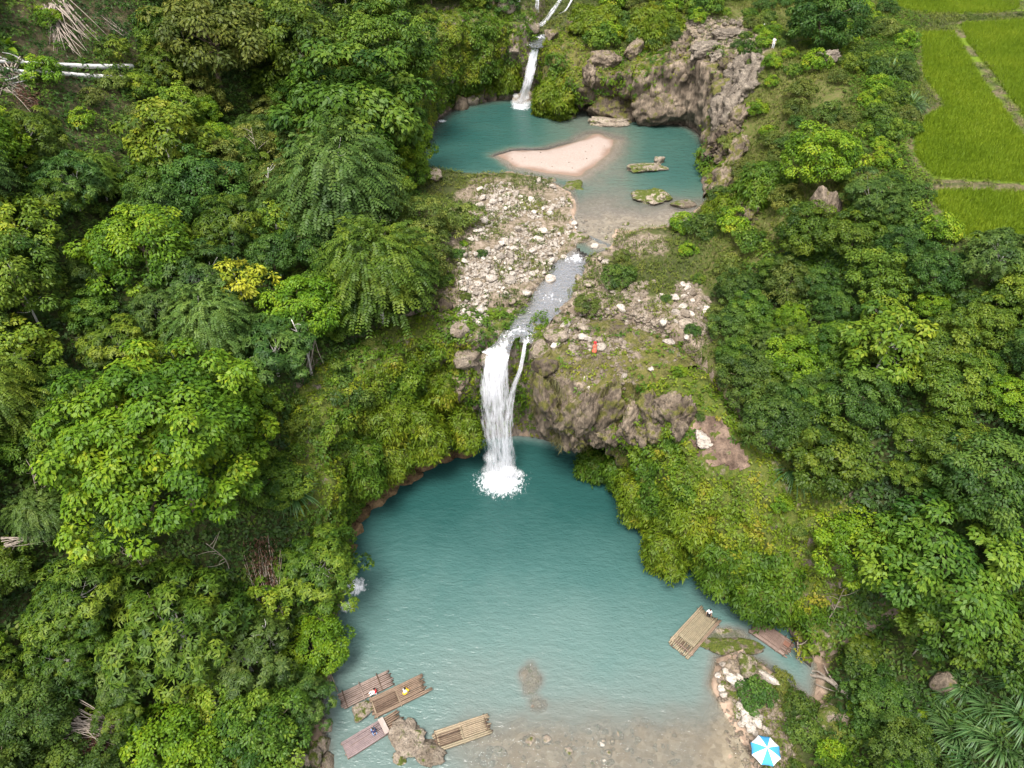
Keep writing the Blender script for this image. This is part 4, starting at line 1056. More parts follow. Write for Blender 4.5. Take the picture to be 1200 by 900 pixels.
# ------------------------------------------------------------------ plants clothing cliffs and ground
def scatter(V, Fq, w, dens, seed):
    r = np.random.default_rng(seed)
    q = V[Fq]; a = np.cross(q[:, 2] - q[:, 0], q[:, 3] - q[:, 1]) / 2
    ar = np.linalg.norm(a, axis=1); nr = a / (ar[:, None] + 1e-9)
    ex = ar * w[Fq].mean(1) * dens
    k = np.floor(ex + r.random(len(ex))).astype(int)
    i = np.repeat(np.arange(len(ex)), k); u, v = r.random(len(i))[:, None], r.random(len(i))[:, None]
    c = q[i]
    p = (c[:, 0] * (1 - u) + c[:, 1] * u) * (1 - v) + (c[:, 3] * (1 - u) + c[:, 2] * u) * v
    return p, nr[i], r

def clumps(p, n, r, k, rad, L, W, tint, down=.5, up=.4, jitter=.6):
    """k leaves round every point"""
    m = len(p); pi_ = np.repeat(p, k, 0); ni = np.repeat(n, k, 0)
    d = unit(randdir(r, m * k) + 1.0 * ni + np.array([0, 0, up]))
    c = pi_ + d * rad * r.random((m * k, 1)) ** .5
    nr = unit(ni * .6 + d * .4 + np.array([0, 0, .45]) + .5 * randdir(r, m * k))
    ax = unit(d * .7 + np.array([0, 0, -down]) + jitter * randdir(r, m * k))
    sz = r.uniform(.65, 1.3, m * k)
    V, Fq = leaves(c, nr, ax, L * sz, W * sz)
    t = np.clip(np.repeat(tint, k) + r.normal(0, .10, m * k), 0, 1)
    return V, Fq, t

def stuff(name, parts, mat, label, cat):
    V = np.vstack([a for a, _, _ in parts]); off = np.cumsum([0] + [len(a) for a, _, _ in parts[:-1]])
    Fq = np.vstack([f + o for (_, f, _), o in zip(parts, off)]); t = np.concatenate([c for _, _, c in parts])
    me = mesh_np(name, V, Fq, M[mat], {'tint': ('FACE', t)})
    print(name, len(Fq))
    return tag(link(name, me), label, cat, kind='stuff')

CV = np.vstack(CL_V); CF = np.vstack(CL_F); CW = np.concatenate(CL_W)
_cx, _cy, _ = proj(CV[:, 0], CV[:, 1], CV[:, 2]); CW = CW * (1 - soft(_cx, _cy, SCAR, 5)); _o2 = sum(len(v) for v in CL_V[:2]); CW[_o2:_o2 + len(CL_V[2])] *= .22; CW = CW * (1 - .85 * soft(_cx, _cy, [(785,70),(800,60),(880,60),(880,120),(850,190),(800,150),(785,140)], 8))
p, n, r = scatter(CV, CF, CW, 9.0, 31)
_s = np.where((n[:, 2] < -.3), -1, 1)
n = n * np.where(np.einsum('ij,ij->i', n, np.stack([0 * n[:, 0], -np.ones(len(n)), .6 * np.ones(len(n))], 1)) < -.2, -1, 1)[:, None]
ok = n[:, 2] > -.45
p = p + n * (np.clip(fbm(p[:, 0] * .5, p[:, 1] * .5, p[:, 2] * .5 + 3, 2) + .1, 0, 1) * 1.5 * r.random(len(p)) ** .5)[:, None]
p, n = p[ok], n[ok]
lo = fbm(p[:, 0] * .16, p[:, 1] * .16, p[:, 2] * .16, 3) * 1.7 + .12 * fbm(p[:, 0] * .6, p[:, 1] * .6, p[:, 2] * .6, 2)
vis = fbm(p[:, 0] * .45, p[:, 1] * .45, p[:, 2] * .3 + 9, 3)
mossy = (lo + .15 * (p[:, 0] > 8) * (p[:, 1] < 60)) > .02
keep = vis > -.38
a = mossy & keep; b = ~mossy & keep
far = np.where(p[:, 1] > 90, 1.25, 1.0)
stuff('moss', [clumps(p[a], n[a], r, 8, .32, .30, .17, np.clip(.45 + 1.0 * vis[a], 0, 1), .55)], 'moss', 'yellow green moss and ferns hanging on the cliffs round the pools', 'moss')
stuff('hanging_fern', [clumps(p[b], n[b], r, 9, .40, .38, .19, np.clip(.5 + 1.0 * vis[b], 0, 1), .6)], 'fern', 'green ferns and creepers hanging on the cliffs round the pools', 'ferns')

vi = CL_V[2]; fi = CL_F[2] - CL_F[2].min()
p, n, r = scatter(vi, fi, CL_W[2] * 0 + (vi[:, 2] > 7.5), 7.0, 33)
n = n * np.where(n[:, 1] > .1, -1, 1)[:, None]
kp = fbm(p[:, 0] * .45, p[:, 1] * .45, p[:, 2] * .10, 3) > .06
stuff('hanging_grass', [clumps(p[kp], n[kp], r, 8, .35, .75, .055, np.clip(.45 + .6 * fbm(p[kp][:, 0] * .4, p[kp][:, 1] * .4, p[kp][:, 2] * .4, 2), 0, 1), 1.6, .1, .35)], 'drygrass', 'dry olive grass hanging over the brown overhanging cliff', 'grass')
def mound(px, py, wpx, hz, label, z=None, asp=.8, seed=0, mat='moss', tall=.5):
    if z is None: c, dep = on_ray(px, py, hz * .25)
    else:
        d = ray(px, py); dep = (z - H) / d[2]; c = d * dep; c[2] = z
    w_ = wpx * dep / F; r = np.random.default_rng(500 + seed)
    b = bmesh.new(); bmesh.ops.create_icosphere(b, subdivisions=4, radius=1); v = np.array([q.co[:] for q in b.verts]); f = np.array([[q.index for q in k.verts] for k in b.faces]); b.free()
    rad = 1 + .75 * fbm(v[:, 0] * 1.5 + seed, v[:, 1] * 1.5, v[:, 2] * 1.2, 4) - .5 * np.abs(fbm(v[:, 0] * 2.2 + seed, v[:, 1] * 2.2, v[:, 2] * .8, 3))
    V = v * rad[:, None] * np.array([w_, w_ * asp, hz * 1.15]) / 2
    V[:, 2] -= .9 * np.abs(fbm(v[:, 0] * 3 + seed, v[:, 1] * 3, seed * 2., 3)) * (v[:, 2] < .2)
    o = link('moss_mound', mesh_np('moss_mound', V, f, M['rock'], {'moss': ('POINT', .9 + 0 * rad)}, smooth=True), None, c); o.rotation_euler[2] = seed
    tag(o, label, 'mossy rock')
    Fq = np.column_stack([f, f[:, 2]]); q = V[Fq]
    a = np.cross(q[:, 1] - q[:, 0], q[:, 2] - q[:, 0]) / 2; ar = np.linalg.norm(a, axis=1); nr = a / (ar[:, None] + 1e-9)
    ex = ar * 11 * (nr[:, 2] > -.55); k = np.floor(ex + r.random(len(ex))).astype(int); i = np.repeat(np.arange(len(ex)), k)
    wv = r.dirichlet((1, 1, 1), len(i)); p_ = (q[i][:, :3] * wv[:, :, None]).sum(1); n_ = nr[i]
    p_ = p_ + n_ * (.7 * np.clip(fbm(p_[:, 0] * .9, p_[:, 1] * .9, p_[:, 2] * .9, 2) + .2, 0, 1) * r.random(len(p_)))[:, None]
    t = np.clip(.48 + .7 * fbm(p_[:, 0] * .35 + c[0] * .35, p_[:, 1] * .35 + c[1] * .35, p_[:, 2] * .35, 3), 0, 1)
    Vl, Fl, tl = clumps(p_, n_, r, 7, .36, .40, .12, t, .8, .2, .55)
    big = (fbm(p_[:, 0] * .7 + c[0], p_[:, 1] * .7 + c[1], p_[:, 2] * .7, 2) > .0) & (r.random(len(p_)) < .4)
    V2, F2, t2 = clumps(p_[big] + n_[big] * .3, n_[big], r, 9, .5, .52, .16, np.clip(t[big] - .1, 0, 1), .7, .3, .6)
    Vl, Fl, tl = np.vstack([Vl, V2]), np.vstack([Fl, F2 + len(Vl)]), np.concatenate([tl, t2])
    link('foliage', mesh_np('foliage', Vl, Fl, M[mat], {'tint': ('FACE', tl)}), o)
MND = [(762,578,74,6,'yellow green moss mound on the bank nearest the overhanging cliff','moss',5),(792,628,78,6.5,'bright moss mound bulging over the water in the middle of the bank','moss',4.5),
       (846,655,76,6,'bright green moss mound low over the water','fern',5),(903,682,52,4,'lowest moss mound of the bank above the brown raft','moss',3.5),(735,548,54,5,'dark fern covered mound under the overhanging cliff','fern',3.5),
       (812,604,80,5,'green moss mound below the bare earth scar','moss',9),(868,640,90,5.5,'green fern mound in the middle of the upper bank','fern',8),(905,690,84,5,'green mound on the bank above the brown raft','fern',5),
       (898,598,64,3.5,'olive moss mound beside the bare earth scar','moss',12),(700,545,44,3.5,'low fern mound at the waterline under the overhanging cliff','fern',2),
       (448,492,70,6,'yellow green moss mound on the left cliff','moss',10.5),(425,545,60,6,'green moss mound near the left corner of the pool','fern',8),(492,505,62,6,'bright moss mound in the middle of the left cliff','moss',8),
       (462,538,46,4,'low moss mound above the wet brown foot of the left cliff','moss',6),(520,455,44,4,'moss mound left of the brown tufa lump','moss',11),(545,505,36,4,'small moss mound right beside the main waterfall','moss',7),
       (480,440,60,5,'fern mound high on the left cliff','fern',12),
       (565,50,54,6,'dark fern mound on the cliff left of the upper waterfall','fern',29),(545,85,48,6,'fern mound low on the cliff left of the upper waterfall','fern',25),(592,88,36,5,'bright fern mound beside the upper waterfall','moss',24),
       (575,15,60,6,'olive mound at the cliff top left of the cascade','moss',32),(648,118,50,5,'yellow green moss curtain right of the upper waterfall foot','moss',22.5),(700,30,70,5,'olive moss mound on the brow above the caves','moss',31.5),(770,35,80,5,'wide olive moss mound on the brow above the caves','moss',32),
       (858,262,60,6,'olive moss mound behind the stream plateau','moss',22.5),(900,225,70,5,'green mound below the round full green tree','fern',27),
       (502,30,50,7,'dark fern mound high on the cliff behind the pale tree','fern',32)]
for q, (a, b_, w_, hz, lab, mt, zz) in enumerate(MND): mound(a, b_, w_, hz, lab, zz, .8, q, mt)

# ground cover on the terrain
tz = TV; vx, vy, _ = proj(tz[:, 0], tz[:, 1], tz[:, 2])
view = ((vx > -120) & (vx < 1320) & (vy > -90) & (vy < 1030)).astype(float)
inpool = inside(tz[:, 0], tz[:, 1], LOW_POLY) | inside(tz[:, 0], tz[:, 1], UP_POLY)
sd = sdist.ravel()
dry = ((~inpool) & (a_pad.ravel() < .5) & (sd > 1.6)) * (1 - .65 * a_bund.ravel())
fm = np.maximum(soft(vx, vy, FOR_L, 10), soft(vx, vy, FOR_R, 12)) * (1 - a_rock.ravel()) * dry * view * (1 - .25 * soft(vx, vy, CLEAR_L, 20)) * (1 - soft(vx, vy, SCAR, 6))
p, n, r = scatter(TV, TF, fm, 3.4, 41)
t = np.clip(.45 + .9 * fbm(p[:, 0] * .2, p[:, 1] * .2, p[:, 2] * .2, 3) + r.normal(0, .1, len(p)), 0, 1)
hgt = .3 + 1.6 * np.clip(fbm(p[:, 0] * .3, p[:, 1] * .3, 2., 3) + .3, 0, 1)
p2 = p + np.array([0, 0, 1.0]) * (hgt * r.random(len(p)) ** .6)[:, None]
half = r.random(len(p)) < .5
stuff('undergrowth', [clumps(p2[half], n[half], r, 9, .55, .42, .24, t[half], .3), clumps(p2[~half], n[~half], r, 10, .5, .34, .13, t[~half], .3)], 'under', 'leafy undergrowth between the trees on both slopes', 'undergrowth')

# grass and scrub on the hill, the plateau patches, the bunds
gm = np.maximum.reduce([a_scrub.ravel() * .9, a_rock.ravel() * .55]) 
rest = (1 - np.maximum(soft(vx, vy, FOR_L, 10), soft(vx, vy, FOR_R, 12)))
gm = np.maximum(gm, .8 * rest * (1 - a_rock.ravel())) * dry * view * (1 - soft(vx, vy, SCAR, 4)) * (a_sand.ravel() < .1) * (1 - .75 * soft(vx, vy, HILLROCK, 10)) * (a_bed.ravel() < .5)
nz = fbm(TV[:, 0] * .32, TV[:, 1] * .32, 6.6, 4)
stony = soft(vx, vy, [(545,215),(535,300),(530,350),(620,345),(660,300),(675,255),(660,215)], 10) + soft(vx, vy, [(720,345),(820,330),(840,390),(790,410),(700,400),(660,400),(650,420),(700,425)], 8)
gm = gm * np.where(a_rock.ravel() > .3, 1.6 * ss(-.14, .03, nz - .10 * np.clip(stony, 0, 1)), ss(-.45, .0, nz))
p, n, r = scatter(TV, TF, gm, 5.5, 43)
n0 = np.tile(np.array([[0, 0, 1.0]]), (len(p), 1))
t = np.clip(.45 + .9 * fbm(p[:, 0] * .15, p[:, 1] * .15, 1., 3) + r.normal(0, .12, len(p)), 0, 1)
gr = r.random(len(p)) < .62
def tufts(p, r, k, rad, L, W, tint, lean=.55):
    m = len(p); c = np.repeat(p, k, 0) + np.concatenate([r.normal(0, rad, (m * k, 2)), np.zeros((m * k, 1))], 1)
    ax = unit(np.array([0, 0, 1.0]) + lean * r.normal(size=(m * k, 3)) * np.array([1, 1, .2]))
    nr = unit(np.cross(ax, randdir(r, m * k)))
    sz = r.uniform(.6, 1.3, m * k)
    V, Fq = leaves(c, nr, ax, L * sz, W * sz, droop=.25)
    return V, Fq, np.clip(np.repeat(tint, k) + r.normal(0, .1, m * k), 0, 1)
stuff('grass', [tufts(p[gr], r, 7, .22, .55, .075, t[gr])], 'grass', 'olive green grass tufts on the hill and among the stones', 'grass')
stuff('low_scrub', [clumps(p[~gr] + np.array([0, 0, .15]), n0[~gr], r, 9, .36, .28, .15, np.clip(t[~gr] * .9, 0, 1), .2)], 'olive', 'low olive scrub plants on the hill and round the stones', 'scrub')

# vines over the scrubby part of the right side, greener
vm = np.maximum(soft(vx, vy, [(1000,40),(1065,20),(1065,180),(1090,260),(1110,290),(1060,300),(1000,330),(870,330),(930,270),(1000,250),(1040,200),(1000,120)], 22), .8 * soft(vx, vy, MOSSR, 10) * (1 - soft(vx, vy, SCAR, 4))) * dry * view
p, n, r = scatter(TV, TF, vm, 5.0, 47)
t = np.clip(.5 + .9 * fbm(p[:, 0] * .22, p[:, 1] * .22, 3., 3), 0, 1)
stuff('creeper', [clumps(p + np.array([0, 0, .35]) * r.random((len(p), 1)), n, r, 9, .45, .33, .19, t, .3)], 'fern', 'green creepers carpeting the ground beside the rice paddies and the mossy bank', 'creepers')

# rice
for i, (pd, lab) in enumerate(zip(PADS, ['long green rice paddy with a stepped edge beside the scrub', 'rice paddy behind the winding earth bund at the picture edge', 'far rice paddy at the top of the picture',
                                          'lowest small rice paddy nearest the forest', 'far corner rice paddy beside the top one'])):
    A = np.array(pd); x0, y0 = A.min(0); x1, y1 = A.max(0); st = .25
    X, Y = np.meshgrid(np.arange(x0, min(x1, 115), st), np.arange(y0, min(y1, 165), st)); r = np.random.default_rng(60 + i)
    X = X.ravel() + r.uniform(-.1, .1, X.size); Y = Y.ravel() + r.uniform(-.1, .1, Y.size)
    k = inside(X, Y, pd) & (pdist(X, Y, pd) > .35 + .35 * fbm(X * .35, Y * .35, i * 2., 3))
    px_, py_, _ = proj(X, Y, 32.0); k &= (px_ < 1270) & (py_ > -45)
    X, Y = X[k], Y[k]
    pz = np.full(len(X), 31.9 + (0.12 if i == 1 else 0) + (-0.35 if i == 3 else 0))
    p = np.stack([X, Y, pz], 1)
    t = np.clip(.5 + .55 * fbm(X * .12, Y * .12, i * 3., 3) + .35 * fbm(X * 1.2, Y * 1.2, i * 3., 2) + r.normal(0, .05, len(X)), 0, 1)
    p[:, 2] += .10 * fbm(X * .5, Y * .5, 1.0, 3)
    stuff('rice_paddy', [tufts(p, r, 9, .09, .60, .05, t, .20)], 'rice', lab, 'rice paddy')

from mathutils.bvhtree import BVHTree
_bv = BVHTree.FromPolygons(np.vstack([TV, CV]).tolist(), np.vstack([TF, CF + len(TV)]).tolist())
def top_z(x, y):
    h = _bv.ray_cast(Vector((x, y, 120)), Vector((0, 0, -1)))
    return h[0].z if h[0] else 0.0
def see(px, py):
    h = _bv.ray_cast(Vector((0, 0, H)), Vector(ray(px, py)).normalized())
    return np.array(h[0][:]) if h[0] else P(px, py, 0)
def on_ray(px, py, h=0.0, noise=True):
    q = see(px, py); d = ray(px, py)
    if h > 0:
        tt = (q[2] - H) / d[2]
        while tt > 15:
            q = d * tt; q[2] += H
            if q[2] - top_z(q[0], q[1]) >= h: break
            tt -= .25
        q[2] = top_z(q[0], q[1])
    return q, (q[2] + h - H) / d[2]
ground = np.vectorize(top_z, otypes=[float])      # from here on things stand on the finished surface
fill(1500, MOSSR, ['shrub', 'cane'], [.94, .06], (.4, 1.15), .66, 8, 40, 34, 66, 213, [SCAR, [(868,712),(945,700),(960,790),(868,760)]], cat='shrub', zone='on the mossy bank right of the lower pool')
BROW = [(640,440),(800,430),(850,480),(800,500),(640,470)]
fill(240, BROW, ['shrub'], [1.0], (.2, .5), 1.3, 0, 26, 48, 64, 216, cat='shrub', zone='on the brow of the overhanging cliff')
fill(500, [(395,470),(470,420),(530,440),(550,520),(470,545),(420,600)], ['shrub'], [1.0], (.3, .7), .8, -30, 0, 45, 75, 217, cat='shrub', zone='on the mossy cliff left of the main waterfall')
fill(420, CREEK, ['shrub'], [1.0], (.35, .85), .7, 22, 45, 20, 42, 218, [[(925,745),(960,745),(1005,790),(1000,830),(925,830)]], cat='shrub', zone='among the mossy boulders beside the parasol')
fill(900, CANEX, ['cane', 'banana', 'shrub'], [.74, .04, .22], (.32, .55), .45, 25, 60, 10, 45, 219, cat='plant', zone='in the bottom corner thicket')
# bare earth scar draped over the bank
_X, _Y = np.meshgrid(np.arange(8, 36, .3), np.arange(38, 62, .3)); _Z = ground(_X, _Y)
_px, _py, _ = proj(_X, _Y, _Z); _k = inside(_px + 6 * fbm(_X * .6, _Y * .6, 1., 3), _py + 6 * fbm(_X * .6, _Y * .6, 8., 3), SCAR)
_i = np.arange(_X.size).reshape(_X.shape); _c = _k[:-1, :-1] & _k[1:, :-1] & _k[:-1, 1:] & _k[1:, 1:]
_F = np.stack([_i[:-1, :-1], _i[:-1, 1:], _i[1:, 1:], _i[1:, :-1]], -1)[_c]; _u = np.unique(_F); _r = np.full(_X.size, -1); _r[_u] = np.arange(len(_u))
_V = np.stack([_X, _Y, _Z + .10 + .25 * fbm(_X * .8, _Y * .8, 2., 4)], -1).reshape(-1, 3)[_u]
tag(link('bare_earth', mesh_np('bare_earth', _V, _r[_F], rock_mat('bare_earth', (.42, .31, .24), (.085, .055, .04), moss=False, streak=False, scale=.7), smooth=True)), kind='structure')
# ------------------------------------------------------------------ rocks
def ico(sub):
    b = bmesh.new(); bmesh.ops.create_icosphere(b, subdivisions=sub, radius=1)
    v = np.array([q.co[:] for q in b.verts]); f = np.array([[q.index for q in k.verts] for k in b.faces]); b.free()
    return v, f
ICO = {k: ico(k) for k in (2, 3, 4, 5)}

def rock_mesh(name, seed, size, mat, sub=4, mossy=.3, rough=.16, nplane=14, smooth=True):
    r = np.random.default_rng(seed)
    v, f = ICO[sub]
    pn = randdir(r, nplane); pd = r.uniform(.62, 1.0, nplane)
    dots = v @ pn.T
    rad = np.min(np.where(dots > .05, pd / np.maximum(dots, .05), 9), axis=1); rad = np.minimum(rad, 1.15)
    rad = rad * (1 + rough * 1.5 * fbm(v[:, 0] * 1.6 + seed, v[:, 1] * 1.6, v[:, 2] * 1.6, 5) - rough * 1.2 * np.abs(fbm(v[:, 0] * 3 + seed, v[:, 1] * 3, v[:, 2] * 1.6, 3)))
    V = v * rad[:, None] * np.asarray(size) / 2
    mo = mossy + .5 * fbm(v[:, 0] * 1.2 + seed, v[:, 1] * 1.2, v[:, 2] * 1.2 + 5, 3)
    return mesh_np(name, V, f, M[mat], {'moss': ('POINT', mo)}, smooth=smooth)

def rock(px, py, wpx, hz, label, mat='boulder', mossy=.25, asp=.8, rz=0., seed=0, sink=.3, z=None, name='boulder', rough=.16, sub=4, cat='rock', tilt=0.):
    """boulder whose middle shows at (px, py), wpx pixels wide; hz its height in metres"""
    if z is None: c, dep = on_ray(px, py, hz * (.5 - sink))
    else:
        d = ray(px, py); dep = (z + hz * (.5 - sink) - H) / d[2]; c = d * dep; c[2] = z
    wm = wpx * dep / F
    o = link(name, rock_mesh(name, seed * 7 + int(px), (wm, wm * asp, hz), mat, sub, mossy, rough), None, (c[0], c[1], c[2] + hz * (.5 - sink)))
    o.rotation_euler = (tilt, 0, rz)
    return tag(o, label, cat)

rock(478, 866, 44, 2.0, 'big pale cracked boulder touching the tan raft, upper lump', mossy=.0, asp=1.0, rz=.4, seed=1, z=0, rough=.24, sub=5)
rock(500, 880, 44, 1.5, 'pale cracked boulder lump between the tan raft and its bigger neighbour', mossy=.0, asp=.75, rz=-.5, seed=2, z=0, rough=.24, sub=5)
rock(468, 888, 20, .7, 'small mossy rock in the water beside the big cracked boulder', mossy=.35, seed=3, z=0)
rock(424, 834, 25, 1.2, 'round brown mossy boulder in the water between the moored rafts', mossy=.25, asp=.9, seed=4, z=0)
rock(622, 798, 30, 1.2, 'submerged brown boulder in the middle of the pool', mossy=.1, asp=1.9, seed=5, z=-.62, sink=.5, rz=.15)
rock(627, 828, 26, 1.2, 'small submerged stone at the foot of the submerged boulder', mossy=.1, asp=.6, seed=6, z=-.55, sink=.5)
rock(862, 758, 76, 1.1, 'long low mossy rock islet in front of the brown raft', mossy=.5, asp=.28, rz=-.10, seed=7, z=0, rough=.2, sub=5)
rock(848, 746, 66, 1.0, 'submerged ledge beside the long mossy rock islet', mossy=.3, asp=.5, rz=-.1, seed=8, z=-.5, sink=.5)
rock(876, 779, 26, 1.3, 'tan rock at the tip of the spit behind the long islet', mossy=.3, asp=1.1, seed=9)
rock(898, 792, 34, 1.0, 'pale sloping slab behind the dark rounded shrub', mossy=.0, asp=.35, rz=-.7, seed=10, mat='white')
for q, (a, b, wd) in enumerate([(848,778,9),(851,785,9),(858,795,16),(868,793,12),(872,800,12),(846,805,10),(848,813,10),(868,815,12),(872,822,10),(870,829,14),(878,832,12),(884,836,13),(866,838,9),
                                (876,844,16),(887,846,12),(892,840,9),(870,848,9),(880,853,14),(898,855,11),(885,858,8),(863,800,10),(874,838,16),(890,850,10),(842,790,8)]):
    o = rock(a, b, wd * 1.15, wd * .05, 'pale limestone block on the spit beside the dark rounded shrub', 'white', asp=.8, rz=q, seed=20 + q, sink=.25, name='limestone_block', sub=3); o['group'] = 'limestone blocks on the spit'
# shore boulders at the lower left
for q, (a, b, wd, h) in enumerate([(388,800,20,1.2),(393,815,14,.8),(386,828,22,1.4),(394,842,14,.9),(382,850,24,1.5),(392,868,20,1.2),(376,872,26,1.6),(396,884,24,1.3),(384,892,28,1.5),(366,888,26,1.6),(350,893,26,1.5),(400,897,16,.8),(391,782,12,.8)]):
    o = rock(a, b, wd, h, 'tan boulder in the jumble on the shore beside the moored rafts', 'boulder', mossy=.05 + .3 * (q % 3 == 0), asp=.85, rz=q * 1.3, seed=50 + q, sink=.3); o['group'] = 'shore boulders beside the moored rafts'
for q, (a, b, wd, h) in enumerate([(408,648,26,1.8),(414,628,28,2.0),(424,608,30,2.0),(438,591,34,2.0),(455,574,36,2.0),(475,559,38,2.0),(497,547,36,2.0),(519,537,34,2.0),(541,531,30,2.2)]):
    c = P(a, b, 0); dep = -H / ray(a, b)[2]
    o = link('cliff_foot_rock', rock_mesh('cliff_foot_rock', 800 + q, (wd * dep / F * 1.15, wd * dep / F * .75, h), 'footrock', 4, .1, .2), None, (c[0] - .2 * (q < 5), c[1] + .3, .1)); o.rotation_euler[2] = .75 - .05 * q
    tag(o, 'wet tan brown rock at the foot of the mossy left cliff', 'rock', 'wet rocks along the cliff foot')
# lip of the main fall
rock(573, 396, 36, 2.2, 'big tan boulder at the lip left of the main waterfall', mossy=.15, asp=.9, seed=70, sub=5)
rock(546, 408, 34, 2.8, 'tan rock on the cliff edge left of the lip boulder', mossy=.15, asp=.8, seed=71, rough=.24)
rock(538, 385, 22, 1.8, 'greyish rock just uphill of the cliff edge rock', mossy=.2, seed=72)
rock(600, 421, 15, 1.6, 'mossy rock splitting the main waterfall at its lip', mossy=.55, asp=.9, seed=73, sink=.4)
rock(632, 408, 30, 2.2, 'tan rock at the lip right of the main waterfall', mossy=.2, asp=.9, seed=74, rough=.24)
rock(652, 396, 34, 1.6, 'cracked tan rock behind the lip on the right bank', mossy=.2, asp=.7, seed=75, rough=.24)
rock(640, 430, 30, 2.6, 'knobbly tan rock on the brow of the overhanging cliff nearest the waterfall', 'tufa', mossy=.3, seed=76, rough=.24)
rock(535, 452, 46, 4.0, 'dark brown tufa lump jutting from the mossy cliff', 'tufa', mossy=.25, asp=.8, seed=77, rough=.28, sub=5, sink=.5)
rock(541, 484, 34, 3.2, 'hanging brown tufa tongue below the dark tufa lump', 'tufa', mossy=.2, asp=.6, seed=78, rough=.28, sub=5, sink=.5)
rock(520, 356, 24, 2.5, 'brown rock face at the stone bar edge under the feathery tree', 'tufa', mossy=.3, seed=79)
# overhanging cliff: ribs and hanging tongues of tufa along its brow
for q, (a, b, wd, h) in enumerate([(650,490,24,6.0),(668,488,26,6.5),(686,484,24,7.0),(676,512,26,4.0),(700,508,24,4.5),(716,506,24,3.8),(734,506,24,3.6),(712,480,24,6.),(742,488,30,5.),(762,484,30,5.),(784,482,32,5.),(804,486,26,4.),(752,506,24,3.4),(774,502,24,3.),(794,500,22,3.),(640,470,20,6.0)]):
    c = see(a, b); tt = (c[2] - H) / ray(a, b)[2]; c = c + unit(np.array([0, 0, H]) - c) * .25
    o = link('tufa_rib', rock_mesh('tufa_rib', 300 + q, (wd * tt / F, wd * tt / F * 1.3, h * 1.1), 'tufa', 5, .22 + .2 * (q % 2), .34), None, c)
    o.rotation_euler = (.25, 0, q * 1.1)
    tag(o, 'brown tufa rib hanging from the brow of the overhanging cliff', 'rock', 'tufa ribs on the overhanging cliff')
# upper pool
rock(522, 192, 36, 2.4, 'brown craggy rock at the near left shore of the upper pool', mossy=.25, asp=.8, seed=90, rough=.26, sub=5)
rock(506, 205, 24, 1.8, 'brown rock on the shore beside the craggy shore rock', mossy=.3, seed=91, rough=.24)
rock(668, 222, 46, 2.0, 'brown mossy rock at the pool outlet beside the stone bar', mossy=.45, asp=.7, rz=-.3, seed=92, rough=.24, sub=5)
rock(650, 214, 18, 1.4, 'pale brown rock touching the outlet rock', mossy=.2, seed=93)
rock(758, 196, 50, 1.5, 'long pale streaked rock standing in the upper pool', mossy=.3, asp=.42, rz=.12, seed=94, z=20, rough=.24, sub=5)
rock(773, 188, 14, 1.6, 'upright tip of the long streaked rock in the upper pool', mossy=.1, seed=95, z=20)
rock(768, 230, 50, 1.8, 'mossy rock islet with bare pale top in the upper pool', mossy=.45, asp=.6, seed=96, z=20, rough=.24, sub=5)
rock(802, 239, 34, 1.2, 'pale slab beside the mossy islet at the pool margin', mossy=.2, asp=.4, rz=.25, seed=97, z=20)
rock(633, 131, 12, 1.0, 'small wet brown rock right beside the upper waterfall foot', mossy=.3, seed=98, z=20)
rock(653, 129, 12, .7, 'small pale rock in the shallows near the upper waterfall', mossy=.1, seed=99, z=20)
rock(667, 136, 16, .5, 'flat mossy rock in the shallows below the caves', mossy=.5, seed=100, z=20)
rock(552, 118, 24, 3.0, 'wet orange brown rock at the cliff foot left of the upper waterfall', mossy=.25, seed=101, z=20, sink=.35)
rock(574, 114, 20, 2.2, 'dark wet slab between the cliff foot rocks', 'tufa', mossy=.05, seed=102, z=20)
rock(594, 112, 20, 2.4, 'wet brown rock at the cliff foot nearest the upper waterfall', mossy=.2, seed=103, z=20)
rock(540, 122, 20, 3.4, 'brown pillar rock in the far corner of the upper pool', 'tufa', mossy=.2, seed=104, z=20)
rock(722, 128, 72, 6.5, 'great mossy boulder bulging below the caves', 'tufa', mossy=.42, asp=.7, seed=105, z=19.2, sink=.2, rough=.24, sub=5)
rock(774, 124, 74, 7.5, 'great brown rock mass at the far right of the upper pool', 'tufa', mossy=.2, asp=.6, seed=106, z=20, sink=.12, rough=.28, sub=5)
rock(716, 142, 50, 1.4, 'low pale rock ledge at the waterline below the great mossy boulder', mossy=.1, asp=.45, seed=107, z=20, rough=.24, sub=5)
rock(664, 92, 52, 8.5, 'moss curtained rock right beside the upper waterfall', 'tufa', mossy=.62, asp=.7, seed=108, z=22.5, sink=.15, rough=.24, sub=5)
rock(680, 50, 56, 7.5, 'bare grey brown rock above the caves beside the upper waterfall', 'tufa', mossy=.15, asp=.7, seed=109, z=28, sink=.4, rough=.28, sub=5)
rock(743, 70, 36, 6.0, 'brown tufa pillar between the two caves', 'tufa', mossy=.05, asp=.6, seed=110, z=25.5, sink=.3, rough=.3, sub=5)
rock(615, 38, 26, 3.0, 'pale pink rock on the left bank of the top cascade', mossy=.05, seed=111, sink=.2)
rock(602, 58, 24, 3.0, 'pink tan boulder left of the upper waterfall lip', mossy=.1, seed=112, sink=.35, z=28.2)
rock(624, 20, 20, 3.0, 'brown mossy rock splitting the top cascade', mossy=.4, seed=113, sink=.3)
rock(592, 6, 22, 2.6, 'pale rock at the picture top beside the cascade', mossy=.1, seed=114, sink=.3)
rock(645, 40, 18, 2.2, 'dark wet rock right of the top cascade', 'tufa', mossy=.2, seed=115, sink=.3)
